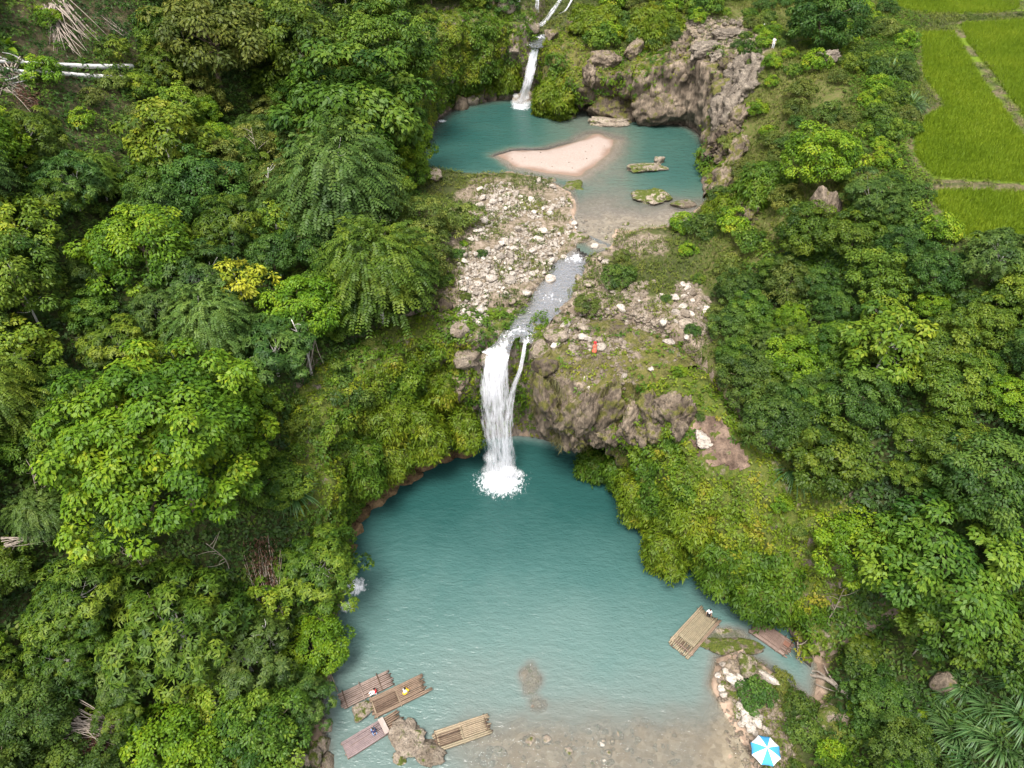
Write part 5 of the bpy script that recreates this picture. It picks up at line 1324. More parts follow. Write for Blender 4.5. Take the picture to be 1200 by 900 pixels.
# rocky hill on the right: bare ribs running down to the pool
def rib(p0, p1, r0, r1, label, mat, seed, lift=.6, mossy=.24, n=90, seg=30):
    A, B = see(*p0), see(*p1); ax = np.linspace(0, 1, n)[:, None]
    C_ = A * (1 - ax) + B * ax
    C_[:, 2] = np.maximum(C_[:, 2] * .55 + .45 * np.array([top_z(c[0], c[1]) for c in C_]), C_[:, 2] - 1.5) + lift
    C_[:, :2] += .8 * np.stack([fbm(ax[:, 0] * 3, seed, 0., 3), fbm(ax[:, 0] * 3, seed + 7., 0., 3)], 1)
    mb = MB(); mb.tube(C_, np.interp(ax[:, 0], [0, .12, .8, 1], [r0 * .3, r0, r1, r1 * .4]), seg, True)
    V = np.vstack(mb.v); c0 = np.repeat(C_, seg, 0); d_ = V - c0
    k = .85 + 1.0 * fbm(V[:, 0] * .45, V[:, 1] * .45, V[:, 2] * .4 + seed, 4) + .6 * fbm(V[:, 0] * 1.6, V[:, 1] * 1.6, V[:, 2] * 1.2 + seed, 4) - 1.6 * (np.abs(fbm(np.tile(np.arange(seg) * .9, n), np.repeat(np.arange(n) * .05, seg), seed * 1.0, 3)) - .15)
    mb.v = [c0 + d_ * k[:, None]]
    me = mb.mesh('rock_rib', M[mat]); a_ = me.attributes.new('moss', 'FLOAT', 'POINT'); a_.data.foreach_set('value', np.full(len(V), mossy, np.float32))
    return tag(link('rock_rib', me), label, 'rock')
rib((892,72),(846,150),1.5,1.7,'grey streaked rock rib nearest the scrub on the rocky hill','greyrock',1)
rib((874,66),(836,158),1.5,1.5,'grey streaked rock rib, second from the scrub','greyrock',2)
rib((858,72),(826,150),1.6,1.3,'brown streaked rib in the middle of the rocky hill','tufa',3)
rib((846,66),(812,146),1.4,1.6,'grey streaked rib above the right end of the upper pool','greyrock',4)
rib((826,58),(800,134),1.7,1.6,'brown rib at the right end of the cave cliff','tufa',5,mossy=.2)
rib((872,128),(838,196),1.3,1.2,'mossy brown rib low on the rocky hill','tufa',6,mossy=.3)
rib((852,152),(824,192),1.0,1.2,'brown rib just above the right shore of the upper pool','tufa',7,mossy=.2)
rib((872,165),(838,232),1.2,1.4,'mossy brown rib along the right shore of the upper pool','tufa',9,mossy=.35)
rib((905,212),(864,272),1.2,1.5,'mossy brown rib behind the islet end of the upper pool','tufa',10,mossy=.35)
rib((806,44),(782,96),1.4,1.3,'bare brown rib beside the smaller cave','tufa',8)
for q, (a, b, wd, h, rz, lab) in enumerate([(822,58,44,3.0,.7,'pale broken rock on the crest of the rocky hill'),(852,40,36,2.0,.3,'flat pale outcrop on the crest behind the rocky hill'),(884,28,24,1.6,.6,'pale rock beside the sitting person on the hilltop'),(712,70,40,4.,.2,'brown tufa brow over the larger cave'),(742,60,36,4.,.9,'brown tufa brow between the two caves'),(690,82,30,4.,1.5,'brown tufa knob at the left end of the cave brow')]):
    rock(a, b, wd, h, lab, 'greyrock' if q < 3 else 'tufa', mossy=.2, asp=.6, rz=rz, seed=130 + q, sink=.3, rough=.3, sub=5, name='rock_outcrop')
rock(968, 68, 36, 2.6, 'lone pale grey jagged rock in the green scrub', 'greyrock', asp=.75, rz=.5, seed=140, sink=.3, rough=.3, sub=5)
rock(962, 250, 38, 6.5, 'tall brown rock face below the round full green tree', 'tufa', mossy=.12, asp=.8, seed=141, sink=.35, rough=.28, sub=5, name='rock_outcrop')
rock(880, 430, 26, 2.6, 'brown rock showing in the scrub behind the cliff top', 'tufa', mossy=.35, seed=142)
rock(1110, 800, 30, 2.8, 'brown rock face in the gap above the cane clumps', 'tufa', mossy=.1, seed=143, name='rock_outcrop')
rock(975, 840, 44, 2.2, 'mossy boulder with a bare crest beside the blue parasol bank', mossy=.4, asp=.8, seed=144, sub=5)
rock(945, 850, 30, 1.6, 'mossy boulder between the parasol and the bigger mossy boulder', mossy=.6, seed=145)
rock(772, 648, 40, 1.6, 'wet brown ledge under the mossy bank at the waterline', mossy=.0, asp=1.4, rz=.5, seed=146, z=-.4, sink=.3)
rock(826, 515, 26, .8, 'pale slab in the bare earth scar', 'white', asp=1.2, rz=.5, seed=147)
for q, (a, b, wd) in enumerate([(732,439,9),(686,442,5),(690,452,5),(763,430,7)]):
    rock(a, b, wd * 1.2, .6, ['large white stone lying on the grassy brow', 'small white stone at the brow edge', 'smallest white stone nearest the brow edge', 'grey upright stone on the grassy brow'][q], 'white', seed=160 + q, sub=3, name='stone')
# stream stones
for q, (a, b, wd, m_) in enumerate([(679,279,24,'boulder'),(697,288,10,'white'),(688,296,9,'white'),(700,294,9,'boulder'),(709,306,11,'white'),(703,302,9,'boulder'),(690,302,10,'white'),(645,326,16,'white'),(624,321,11,'white'),(617,342,13,'white'),
        (598,328,15,'white'),(710,278,8,'boulder'),(728,290,9,'boulder'),(733,262,9,'boulder'),(678,325,12,'boulder'),(690,332,14,'boulder'),(660,300,8,'white'),(676,345,10,'boulder'),(655,372,16,'boulder'),(600,352,12,'boulder'),(563,362,14,'white'),(562,377,12,'white')]):
    o = rock(a, b, wd * 1.1, wd * .065, ('white' if m_ == 'white' else 'brown mossy') + ' stone lying in or beside the stream', m_, mossy=.3, seed=170 + q, rz=q, sink=.3, name='stream_stone', sub=3); o['group'] = ('white' if m_ == 'white' else 'brown') + ' stones along the stream'

# white stones of the bar: one by one, smaller ones as gravel
sp_ = [rock_mesh('white_stone', 400 + i, (1, .85, .75), 'white', 3, 0, .12, 10) for i in range(6)]
BAR = [(566,216),(640,212),(668,238),(676,262),(676,300),(650,322),(620,330),(598,350),(575,372),(552,395),(528,398),(540,345),(535,300),(556,270),(552,240)]
PLR = [(700,345),(740,330),(812,330),(832,352),(838,386),(812,400),(760,408),(700,412),(655,418),(640,400),(668,372)]
def sample_px(poly, n, seed):
    r = np.random.default_rng(seed); A = np.array(poly, float); out = []
    while len(out) < n:
        q = A.min(0) + r.random(2) * (A.max(0) - A.min(0))
        if inside(q[0:1], q[1:2], poly)[0]: out.append(q)
    return np.array(out), r
def ground_hits(pix, z0=20.2):
    """ground points under many picture points at once"""
    d = np.array([ray(*q) for q in pix]); t = (z0 - H) / d[:, 2]
    G_ = np.array([see(*q) for q in pix])
    return G_, t
def bar_density(P_): return fbm(P_[:, 0] * .22, P_[:, 1] * .22, 6.6, 3)
pix, r = sample_px(BAR, 900, 5); G, T_ = ground_hits(pix)
okb = (bar_density(G) < .16) & (pdist(G[:, 0], G[:, 1], STREAM_W, False) > 2.2)
placed = []
for i in np.nonzero(okb)[0]:
    if len(placed) >= 230: break
    s = .32 + .80 * r.random() ** 2.6
    if any((G[i, 0] - a) ** 2 + (G[i, 1] - b) ** 2 < (.42 * (s + c)) ** 2 for a, b, c in placed): continue
    placed.append((G[i, 0], G[i, 1], s)); s *= 1.15
    o = link('white_stone', sp_[i % 6], None, G[i] + np.array([0, 0, s * .24])); o.scale = (s * 1.15, s, s * r.uniform(.7, 1.1)); o.rotation_euler = (r.normal(0, .3), r.normal(0, .3), r.uniform(0, 6))
    tag(o, 'white stone on the stone bar beside the stream', 'stone', 'white stones of the stone bar')
pix, r = sample_px(PLR, 420, 6); G, T_ = ground_hits(pix)
n_ = 0
for i in range(len(G)):
    if n_ >= 75 or bar_density(G[i:i + 1])[0] > .12: continue
    if pdist(G[i:i+1, 0], G[i:i+1, 1], STREAM_W, False)[0] < 2.2: continue
    s = .4 + 1.1 * r.random() ** 2.2; n_ += 1
    o = link('plateau_stone', sp_[i % 6] if i % 3 else sp_[0].copy(), None, G[i] + np.array([0, 0, s * .1])); o.scale = (s * 1.2, s, s * r.uniform(.5, .9)); o.rotation_euler = (r.normal(0, .3), r.normal(0, .3), r.uniform(0, 6))
    if i % 3 == 0: o.data.materials[0] = M['boulder']
    tag(o, 'pale stone on the rocky ground right of the stream', 'stone', 'pale stones right of the stream')

def pebbles(name, poly, n, seed, smin, smax, mat, label, z0=20.2, dens=None, lift=.1):
    pix, r = sample_px(poly, n, seed); G, T_ = ground_hits(pix, z0)
    if dens is not None: k = dens(G); G = G[k]
    v, f = ICO[2]; n = len(G)
    sh = 1 + .22 * np.stack([fbm(v[:, 0] * 1.5 + q * 9, v[:, 1] * 1.5, v[:, 2] * 1.5, 2) for q in range(8)])
    s = smin + (smax - smin) * r.random(n) ** 3
    k = r.integers(0, 8, n); a = r.uniform(0, 6.28, n)
    vv = v[None] * sh[k][:, :, None] * np.stack([s * 1.15, s * .9, s * r.uniform(.5, .85, n)], 1)[:, None, :] * .5
    x = vv[..., 0] * np.cos(a)[:, None] - vv[..., 1] * np.sin(a)[:, None]; y = vv[..., 0] * np.sin(a)[:, None] + vv[..., 1] * np.cos(a)[:, None]
    V = np.stack([x, y, vv[..., 2]], -1) + G[:, None, :] + np.array([0, 0, lift])[None, None] * s[:, None, None]
    Fq = (f[None] + (np.arange(n) * len(v))[:, None, None]).reshape(-1, 3)
    me = mesh_np(name, V.reshape(-1, 3), Fq, M[mat], {'moss': ('POINT', np.zeros(n * len(v)))}, smooth=True)
    print(name, n)
    return tag(link(name, me), label, 'gravel', kind='stuff')
ns_ = lambda G: (pdist(G[:, 0], G[:, 1], STREAM_W, False) > 2.1) & (pdist(G[:, 0], G[:, 1], BRL_W, False) > 1.7) & (pdist(G[:, 0], G[:, 1], BRR_W, False) > 1.2) & (G[:, 2] > 17.2) & ~((np.abs(G[:, 0] + .8) < 3.6) & (G[:, 1] < 61.5))
pebbles('pebbles', [(590,182),(660,176),(705,162),(710,172),(672,198),(610,192)], 26, 77, .06, .26, 'boulder', 'small stones and debris on the sandbar', lift=.15)
pebbles('gravel', BAR, 4200, 71, .16, .55, 'white', 'white gravel filling the stone bar between the bigger stones', dens=lambda G: ns_(G) & (bar_density(G) < .20))
pebbles('rubble', ROCKY, 3600, 72, .14, .5, 'boulder', 'tan rubble scattered over the rocky ground round the stream', dens=lambda G: ns_(G) & (bar_density(G) < .12))
pebbles('rubble', PLR, 2400, 73, .12, .65, 'boulder', 'tan rubble on the rocky ground right of the stream', dens=lambda G: ns_(G) & (bar_density(G) < .10))
pebbles('pebbles', [(560,905),(560,880),(640,858),(700,838),(760,835),(790,860),(800,905)], 170, 74, .12, .7, 'boulder', 'brown stones under the shallow water at the front of the pool', z0=-.3, lift=.15)
pebbles('rubble', SPIT, 700, 75, .12, .5, 'boulder', 'tan rubble on the spit', z0=.4, dens=lambda G: G[:, 2] > -.1)
pebbles('rubble', [(800,22),(868,18),(905,42),(890,62),(850,52),(815,55)], 420, 76, .2, .9, 'greyrock', 'grey broken rock on the crest of the rocky hill', z0=32)
for q, (a, b, wd) in enumerate([(704,872,10),(708,892,8),(566,894,9),(735,878,6),(620,868,16),(586,880,18),(640,866,14),(666,880,14),(724,862,14)]):
    o = rock(a, b, wd, .5, 'pale stone poking through the shallow water at the front of the pool', 'white' if q < 4 else 'boulder', mossy=.1, seed=230 + q, sub=3, sink=.2, name='stone'); o['group'] = 'stones in the front shallows'

# ------------------------------------------------------------------ bamboo rafts
def rafts():
    def cm(n, c): M[n] = solid(n, c, .6, .22, 3)
    cm('bam_pink', (0.228, 0.172, 0.144)); cm('bam_orange', (0.192, 0.136, 0.096)); cm('bam_grey', (0.216, 0.164, 0.16)); cm('bam_tan', (0.264, 0.208, 0.14)); cm('bam_olive', (0.24, 0.2, 0.132)); cm('bam_brown', (0.18, 0.124, 0.1))
    cm('bam_dark', (0.104, 0.068, 0.048)); cm('bam_light', (0.336, 0.272, 0.24)); cm('plank_red', (.17, .085, .06))
    def raft(c0, c1, wpx, label, mat, seed, parts):
        r = np.random.default_rng(seed)
        A, B = P(*c0, .25), P(*c1, .25)
        L = np.linalg.norm(B - A); ang = math.atan2(B[1] - A[1], B[0] - A[0])
        mid = (A + B) / 2; W = wpx * (np.linalg.norm(mid - [0, 0, H]) * .97) / F / 1.0
        o = empty('bamboo_raft', (mid[0], mid[1], 0), label, 'raft', 'bamboo rafts on the lower pool', ang)
        def pole(mb, y, x0, x1, z, rad):
            n = 9; xs = np.linspace(x0, x1, n)
            ys = y + .02 * r.normal(size=n).cumsum() * .3; zs = z + .012 * r.normal(size=n)
            rr = rad * (1 - .12 * (xs - x0) / (x1 - x0 + 1e-6)) * (1 + .05 * r.normal(size=n))
            mb.tube(np.stack([xs, ys, zs], 1), rr, 7)
        npole = int(W / .185)
        for lay in (0, 1):
            mb = MB()
            for i in range(npole):
                y = -W / 2 + W * (i + .5) / npole + r.normal(0, .012)
                pole(mb, y, -L / 2 + r.uniform(-.12, .2), L / 2 - abs(r.normal(0, .28)), .04 + .15 * lay + r.normal(0, .012), r.uniform(.07, .09))
            link('float_poles' if lay == 0 else 'deck', mb.mesh('deck', M['bam_dark' if lay == 0 else mat]), o)
        for kind, *a in parts:
            mb = MB()
            if kind == 'crossbar':
                x, m_ = a; mb.tube([(x * L, -W / 2 - .12, .30), (x * L + .03, W / 2 + .12, .31)], .055, 7); link('crossbar', mb.mesh('crossbar', M[m_]), o)
            elif kind == 'rail':
                s, x0, x1, m_ = a
                for k in range(2): pole(mb, s * (W / 2 - .05 - .16 * k), x0 * L, x1 * L, .33 - .02 * k, .085)
                link('side_rail', mb.mesh('side_rail', M[m_]), o)
            elif kind == 'platform':
                x0, x1, y0, y1, m_ = a; nn = int((y1 - y0) * W / .15)
                for i in range(nn): pole(mb, W * (y0 + (y1 - y0) * (i + .5) / nn), x0 * L, x1 * L + r.normal(0, .06), .36, .07)
                link('platform', mb.mesh('platform', M[m_]), o)
            elif kind == 'bench':
                x, w_, m_ = a; mb.box((x * L, 0, .50), (w_, W * .96, .05)); mb.box((x * L, W * .4, .38), (w_ * .7, .08, .22)); mb.box((x * L, -W * .4, .38), (w_ * .7, .08, .22))
                link('bench', mb.mesh('bench', M[m_], False), o)
            elif kind == 'hold':
                x0, x1, y0, y1, m_ = a; nn = 7
                for i in range(nn): pole(mb, W * (y0 + (y1 - y0) * (i + .5) / nn), x0 * L, x1 * L, .285, .05)
                link('dark_slats', mb.mesh('dark_slats', M[m_]), o)
            elif kind == 'plank':
                x, y, m_ = a; mb.box((x * L, y * W, .33), (.7, .55, .04)); link('board', mb.mesh('board', M[m_], False), o)
            elif kind == 'pole':
                x0, y0, z0, x1, y1, z1, m_ = a; mb.tube([(x0 * L, y0 * W, z0), (x1 * L, y1 * W, z1)], [.03, .022], 6); link('punt_pole', mb.mesh('punt_pole', M[m_]), o)
        return o, L, W, ang, mid
    R = {}
    R[1] = raft((399, 822), (460, 792), 19, 'pale pinkish bamboo raft with a person in red near its end', 'bam_pink', 1, [('crossbar', .24, 'bam_dark'), ('crossbar', -.42, 'bam_dark'), ('crossbar', -.1, 'bam_pink')])
    R[2] = raft((435, 831), (499, 800), 22, 'orange brown bamboo raft with high side rails and a person in white and yellow', 'bam_orange', 2, [('rail', 1, -.48, .5, 'bam_orange'), ('rail', -1, -.46, .56, 'bam_orange'), ('platform', -.02, .42, -.34, .34, 'bam_orange'), ('hold', -.44, -.04, -.3, .3, 'bam_dark'), ('crossbar', -.45, 'bam_tan'), ('crossbar', -.02, 'bam_tan')])
    R[3] = raft((404, 880), (472, 838), 19, 'greyish bamboo raft with a bench plank and a crouching person in dark clothes', 'bam_orange', 3, [('platform', -.5, .16, -.5, .5, 'bam_grey'), ('bench', .17, .5, 'bam_light'), ('rail', -1, -.45, .2, 'bam_grey')])
    R[4] = raft((509, 870), (576, 847), 21, 'empty tan bamboo raft floating beside the cracked boulder', 'bam_tan', 4, [('crossbar', .40, 'bam_dark'), ('crossbar', -.02, 'bam_olive'), ('rail', 1, -.46, .48, 'bam_tan'), ('rail', -1, -.46, .46, 'bam_olive'), ('hold', -.42, -.05, -.3, .32, 'bam_dark'), ('platform', 0, .4, -.32, .32, 'bam_tan'), ('crossbar', -.46, 'bam_dark')])
    R[5] = raft((795, 762), (834, 718), 27, 'olive tan bamboo raft with a person in white standing at its far end', 'bam_olive', 5, [('rail', 1, -.45, .48, 'bam_tan'), ('rail', -1, -.45, .48, 'bam_orange'), ('hold', -.45, -.30, -.3, .3, 'bam_dark'), ('platform', -.28, .42, -.36, .36, 'bam_olive'), ('crossbar', -.40, 'bam_brown'), ('crossbar', .38, 'bam_dark')])
    R[6] = raft((883, 732), (928, 763), 22, 'empty reddish brown bamboo raft moored against the right bank', 'bam_brown', 6, [('platform', -.46, .26, -.5, .42, 'bam_brown'), ('plank', .32, .15, 'plank_red'), ('crossbar', .40, 'bam_dark'), ('crossbar', .22, 'bam_pink'), ('rail', -1, -.5, .4, 'bam_pink')])
    return R
RAFT = rafts()

# ------------------------------------------------------------------ people
M['skin'] = solid('skin', (.42, .26, .18), .55, .05)
M['hair'] = solid('hair_black', (.018, .015, .014), .5, .1)
def cloth(n, c):
    if n not in M: M[n] = solid(n, c, .85, .12, 20)
    return n
cloth('c_red', (.62, .03, .04)); cloth('c_white', (.80, .80, .80)); cloth('c_yellow', (.75, .45, .03)); cloth('c_navy', (.035, .04, .10)); cloth('c_black', (.025, .025, .028)); cloth('c_coral', (.75, .16, .10)); cloth('c_green', (.05, .10, .06)); cloth('c_blue', (.22, .33, .52)); cloth('c_grey', (.25, .25, .27))

def skin_mesh(name, verts, edges, radii, mat, root=0, sub=1):
    me = bpy.data.meshes.new(name); me.from_pydata([tuple(v) for v in verts], edges, []); me.update()
    o = bpy.data.objects.new('tmp', me); COL.objects.link(o)
    md = o.modifiers.new('s', 'SKIN'); md.use_smooth_shade = True
    for i, rr in enumerate(radii):
        sv = me.skin_vertices[0].data[i]; sv.radius = rr if isinstance(rr, tuple) else (rr, rr); sv.use_root = (i == root)
    m2 = o.modifiers.new('u', 'SUBSURF'); m2.levels = sub; m2.render_levels = sub
    dg = bpy.context.evaluated_depsgraph_get()
    out = bpy.data.meshes.new_from_object(o.evaluated_get(dg)); out.name = name
    bpy.data.objects.remove(o); bpy.data.meshes.remove(me)
    out.materials.clear(); out.materials.append(M[mat])
    out.polygons.foreach_set('use_smooth', [True] * len(out.polygons))
    return out

def person(loc, rz, label, pose, top, bottom, hat=None, group=None, dress=False, sc=1.0):
    """pose: dict of joint overrides in metres; +y is the way the person faces"""
    J = dict(pelvis=(0,0,.93), waist=(0,0,1.08), chest=(0,.01,1.30), neck=(0,.0,1.46), nk2=(0,.015,1.53), head=(0,.03,1.63), crown=(0,.01,1.74),
             shL=(-.17,0,1.41), elL=(-.24,-.02,1.14), wrL=(-.25,.07,.90), haL=(-.25,.10,.80), shR=(.17,0,1.41), elR=(.24,-.02,1.14), wrR=(.25,.07,.90), haR=(.25,.10,.80),
             hiL=(-.10,0,.90), knL=(-.11,.02,.50), anL=(-.11,-.02,.09), toL=(-.12,.14,.03), hiR=(.10,0,.90), knR=(.11,.02,.50), anR=(.11,-.02,.09), toR=(.12,.14,.03))
    J.update(pose)
    nm = list(J); ix = {k: i for i, k in enumerate(nm)}
    E = [('pelvis','waist'),('waist','chest'),('chest','neck'),('neck','nk2'),('nk2','head'),('head','crown')]
    for s in 'LR': E += [('neck','sh'+s),('sh'+s,'el'+s),('el'+s,'wr'+s),('wr'+s,'ha'+s),('pelvis','hi'+s),('hi'+s,'kn'+s),('kn'+s,'an'+s),('an'+s,'to'+s)]
    rad = dict(pelvis=(.13,.11), waist=(.13,.10), chest=(.15,.11), neck=(.075,.07), nk2=(.05,.05), head=(.085,.10), crown=(.06,.07), sh=.06, el=.042, wr=.030, ha=(.045,.02), hi=.09, kn=.058, an=.038, to=(.045,.03))
    o = empty('person', loc, label, 'person', group, rz, sc)
    R_ = [rad.get(k, rad.get(k[:2])) for k in nm]
    link('body', skin_mesh('body', [J[k] for k in nm], [(ix[a], ix[b]) for a, b in E], R_, 'skin', ix['pelvis']), o)
    def garment(name, keys, edges, grow, mat):
        id_ = {k: i for i, k in enumerate(keys)}
        rr = []
        for k in keys:
            q = rad.get(k, rad.get(k[:2])); q = q if isinstance(q, tuple) else (q, q); rr.append((q[0] + grow, q[1] + grow))
        link(name, skin_mesh(name, [J[k] for k in keys], [(id_[a], id_[b]) for a, b in edges], rr, mat), o)
    garment('shirt', ['waist','pelvis','chest','neck','shL','elL','shR','elR'], [('waist','pelvis'),('waist','chest'),('chest','neck'),('neck','shL'),('shL','elL'),('neck','shR'),('shR','elR')], .022, top)
    if dress:
        hem = (np.array(J['knL']) + np.array(J['knR'])) / 2
        pts = [np.array(J['waist']), np.array(J['pelvis']), hem]
        mb = MB(); mb.tube(catmull(pts, 5), np.linspace(.15, .27, 11), 14, cap=True); link('skirt', mb.mesh('skirt', M[bottom]), o)
    else:
        garment('trousers', ['pelvis','hiL','knL','anL','hiR','knR','anR'], [('pelvis','hiL'),('hiL','knL'),('knL','anL'),('pelvis','hiR'),('hiR','knR'),('knR','anR')], .018, bottom)
    hd = np.array(J['head']); up = unit(np.array(J['crown']) - np.array(J['nk2']))
    v, f = ICO[3]; k = v[:, 2] * .8 - v[:, 1] * .6 > -.15
    hv = v * np.array([.105, .125, .125]); keep = k[f].all(1)
    me = mesh_np('hair', hv + hd + up * .03, f[keep], M['hair'], smooth=True); h = link('hair', me, o)
    if hat:
        mb = MB(); c = hd + up * .11
        ring = [(c + np.array([0, 0, dz])) for dz in (0, .02, .10, .13)]
        mb.tube(ring, [.20, .13, .11, .03], 14); link('hat', mb.mesh('hat', M[hat]), o)
    # face: nose, eyes, mouth as small relief pieces
    mb = MB(); fy = hd + np.array([0, .105, 0])
    mb.tube([fy + np.array([0, -.01, .03]), fy + np.array([0, .02, -.01])], [.008, .014], 6)
    link('nose', mb.mesh('nose', M['skin']), o)
    for s in (-1, 1):
        mb = MB(); mb.tube([fy + np.array([s * .035, -.012, .03]), fy + np.array([s * .035, .0, .03])], [.010, .008], 8); link('eye', mb.mesh('eye', M['hair']), o)
    mb = MB(); mb.tube([fy + np.array([-.025, -.012, -.04]), fy + np.array([.025, -.012, -.04])], .006, 6); link('mouth', mb.mesh('mouth', M['c_red'] if False else M['skin']), o)
    for s in 'LR':
        w_, ha = np.array(J['wr' + s]), np.array(J['ha' + s]); d = unit(ha - w_); sd = unit(np.cross(d, (0.3, 1, .2)))
        mb = MB()
        for q in range(4):
            b0 = ha + sd * (.028 * (q - 1.5)) * .9; ln = (.065, .078, .072, .055)[q]
            mb.tube([b0 - d * .02, b0 + d * ln * .6, b0 + d * ln + np.array([0, .012, -.008])], [.010, .009, .007], 6)
        tb = w_ + (ha - w_) * .5
        mb.tube([tb, tb + sd * .045 + d * .02, tb + sd * .05 + d * .06], [.012, .010, .008], 6)
        link('fingers', mb.mesh('fingers', M['skin']), o)
    return o

def sit(dz=-.52, lean=0.):
    d = dict(pelvis=(0,0,.12), waist=(0,-.02,.28), chest=(0,-.01+lean,.50), neck=(0,.02+lean,.66), nk2=(0,.04+lean,.73), head=(0,.07+lean,.83), crown=(0,.06+lean,.94),
             shL=(-.17,.01+lean,.61), elL=(-.24,.10+lean,.36), wrL=(-.16,.32,.30), haL=(-.12,.40,.30), shR=(.17,.01+lean,.61), elR=(.24,.10+lean,.36), wrR=(.16,.32,.30), haR=(.12,.40,.30),
             hiL=(-.10,.04,.12), knL=(-.13,.42,.34), anL=(-.12,.62,.06), toL=(-.12,.76,.03), hiR=(.10,.04,.12), knR=(.13,.42,.30), anR=(.12,.66,.06), toR=(.12,.80,.03))
    return d
def on_raft(i, x, y, z):
    o, L, W, a, mid = RAFT[i]
    return (mid[0] + cos(a) * x * L - sin(a) * y * W, mid[1] + sin(a) * x * L + cos(a) * y * W, z)
def at_px(i, px, py, z):
    q = P(px, py, z + .3); return (q[0], q[1], z)
person(at_px(1, 440, 810, .27), 2.0, 'person in a red top and white trousers sitting on the pale pinkish raft', sit(), 'c_red', 'c_white')
person(at_px(2, 474, 811, .42), -.6, 'person in a white top and yellow skirt sitting on the orange brown raft', sit(lean=.05), 'c_white', 'c_yellow', dress=True)
person(at_px(3, 439, 859, .43), .6, 'person in dark navy clothes crouching on the greyish raft', sit(lean=.12), 'c_navy', 'c_blue')
person(at_px(5, 830, 722, .27), 2.6, 'person in white shirt and black trousers standing at the end of a raft', dict(elR=(.30,.16,1.20), wrR=(.26,.36,1.12), haR=(.24,.44,1.12)), 'c_white', 'c_black', sc=.95)
def ground_person(px, py, h=.9, **k):
    q, _ = on_ray(px, py, h); return (q[0], q[1], q[2])
person(ground_person(697, 408), .4, 'person in a coral red dress standing on the rocky ground beside the stream', dict(), 'c_coral', 'c_coral', dress=True, hat='c_red')
person(ground_person(907, 50), 2.8, 'person in white clothes standing on the grassy hilltop', dict(), 'c_white', 'c_white')
person(ground_person(896, 31, .5), 1.2, 'person in a dark green top sitting on the bare hilltop rocks', sit(), 'c_green', 'c_white', hat='c_white')
mb = MB(); q = P(831, 717, 1.0)

# ------------------------------------------------------------------ parasol
M['par_blue'] = solid('parasol_blue', (.06, .30, .54), .7, .04); M['par_white'] = solid('parasol_white', (.82, .84, .85), .7, .03)
gq = P(897, 880, 2.35); gz = ground1(gq[0], gq[1])
po = empty('parasol', (gq[0], gq[1], gz), 'blue and white striped beach parasol standing on the sandy bank', 'parasol', None, .25)
zt = 2.75 - gz * 0; RR = 1.32
for k in range(8):
    V = []; nr_, na = 7, 7
    for i in range(nr_ + 1):
        s = i / nr_
        for j in range(na + 1):
            a = (k + j / na) * pi / 4; sag = 1 - .07 * sin(pi * j / na) * s
            rr = RR * s * sag * (cos(pi / 8) / cos((j / na - .5) * pi / 4) * .5 + .5)
            V.append((rr * cos(a), rr * sin(a), 2.55 - .52 * s ** 1.7))
    V = np.array(V); idx = np.arange(len(V)).reshape(nr_ + 1, na + 1)
    Fq = np.stack([idx[:-1, :-1], idx[1:, :-1], idx[1:, 1:], idx[:-1, 1:]], -1).reshape(-1, 4)
    # short valance
    edge = idx[-1]; V2 = V[edge] * np.array([1.01, 1.01, 1]) - np.array([0, 0, .13]); n0 = len(V)
    V = np.vstack([V, V2]); F2 = np.array([(edge[j], n0 + j, n0 + j + 1, edge[j + 1]) for j in range(na)])
    o = link('canopy_panel', mesh_np('canopy_panel', V, np.vstack([Fq, F2]), M['par_blue' if k % 2 else 'par_white'], smooth=True), po)
    o['label'] = ('blue' if k % 2 else 'white') + ' triangular canopy panel'
    mb = MB(); mb.tube([(.03 * cos(k * pi / 4), .03 * sin(k * pi / 4), 2.52), (RR * .6 * cos(k * pi / 4), RR * .6 * sin(k * pi / 4), 2.28), (RR * .97 * cos(k * pi / 4), RR * .97 * sin(k * pi / 4), 2.0)], .010, 5); link('rib', mb.mesh('rib', M['c_grey']), po)
mb = MB(); mb.tube([(0, 0, -.3), (0, 0, 2.58)], .025, 8); link('pole', mb.mesh('pole', M['c_grey']), po)
mb = MB(); mb.tube([(0, 0, 2.54), (0, 0, 2.62), (0, 0, 2.68)], [.045, .03, .01], 8); link('finial', mb.mesh('finial', M['par_white']), po)

# ------------------------------------------------------------------ fallen trunks, dead wood
def surf(px, py, lift=0.):
    q, _ = on_ray(px, py, lift); return np.array([q[0], q[1], q[2] + lift])
M['silver'] = solid('bark_silver', (.62, .60, .57), .85, .22, 3, bump=.3)
def fallen(name, pts, r0, r1, label, twigs, seed, mat='silver'):
    r = np.random.default_rng(seed); W_ = np.array([surf(*p_, .6) for p_ in pts])
    c = catmull(W_, 6); o = empty(name, c[0] * 0, label, 'fallen tree')
    mb = MB(); mb.tube(c, np.linspace(r0, r1, len(c)) * (1 + .06 * r.normal(size=len(c))), 9); link('trunk', mb.mesh('trunk', M[mat]), o)
    for tw in twigs:
        mb = MB(); a = np.array([surf(*p_, .8) for p_ in tw]); cc = catmull(a, 5); mb.tube(cc, np.linspace(r1 * .75, r1 * .2, len(cc)), 6); link('branch', mb.mesh('branch', M[mat]), o)
    return o
fallen('fallen_tree', [(155,78),(110,77),(60,75),(15,72),(-40,66)], .34, .16, 'upper of the two fallen white trunks lying across the clearing', [((15,72),(-5,64),(-30,60)), ((60,77),(45,80),(30,86)), ((28,72),(14,62),(2,60))], 1)
fallen('fallen_tree', [(142,89),(110,88),(70,86),(30,83),(-10,78),(-40,78)], .32, .15, 'lower of the two fallen white trunks lying across the clearing', [((28,84),(12,90),(-6,95)), ((45,85),(30,92),(8,96))], 2)
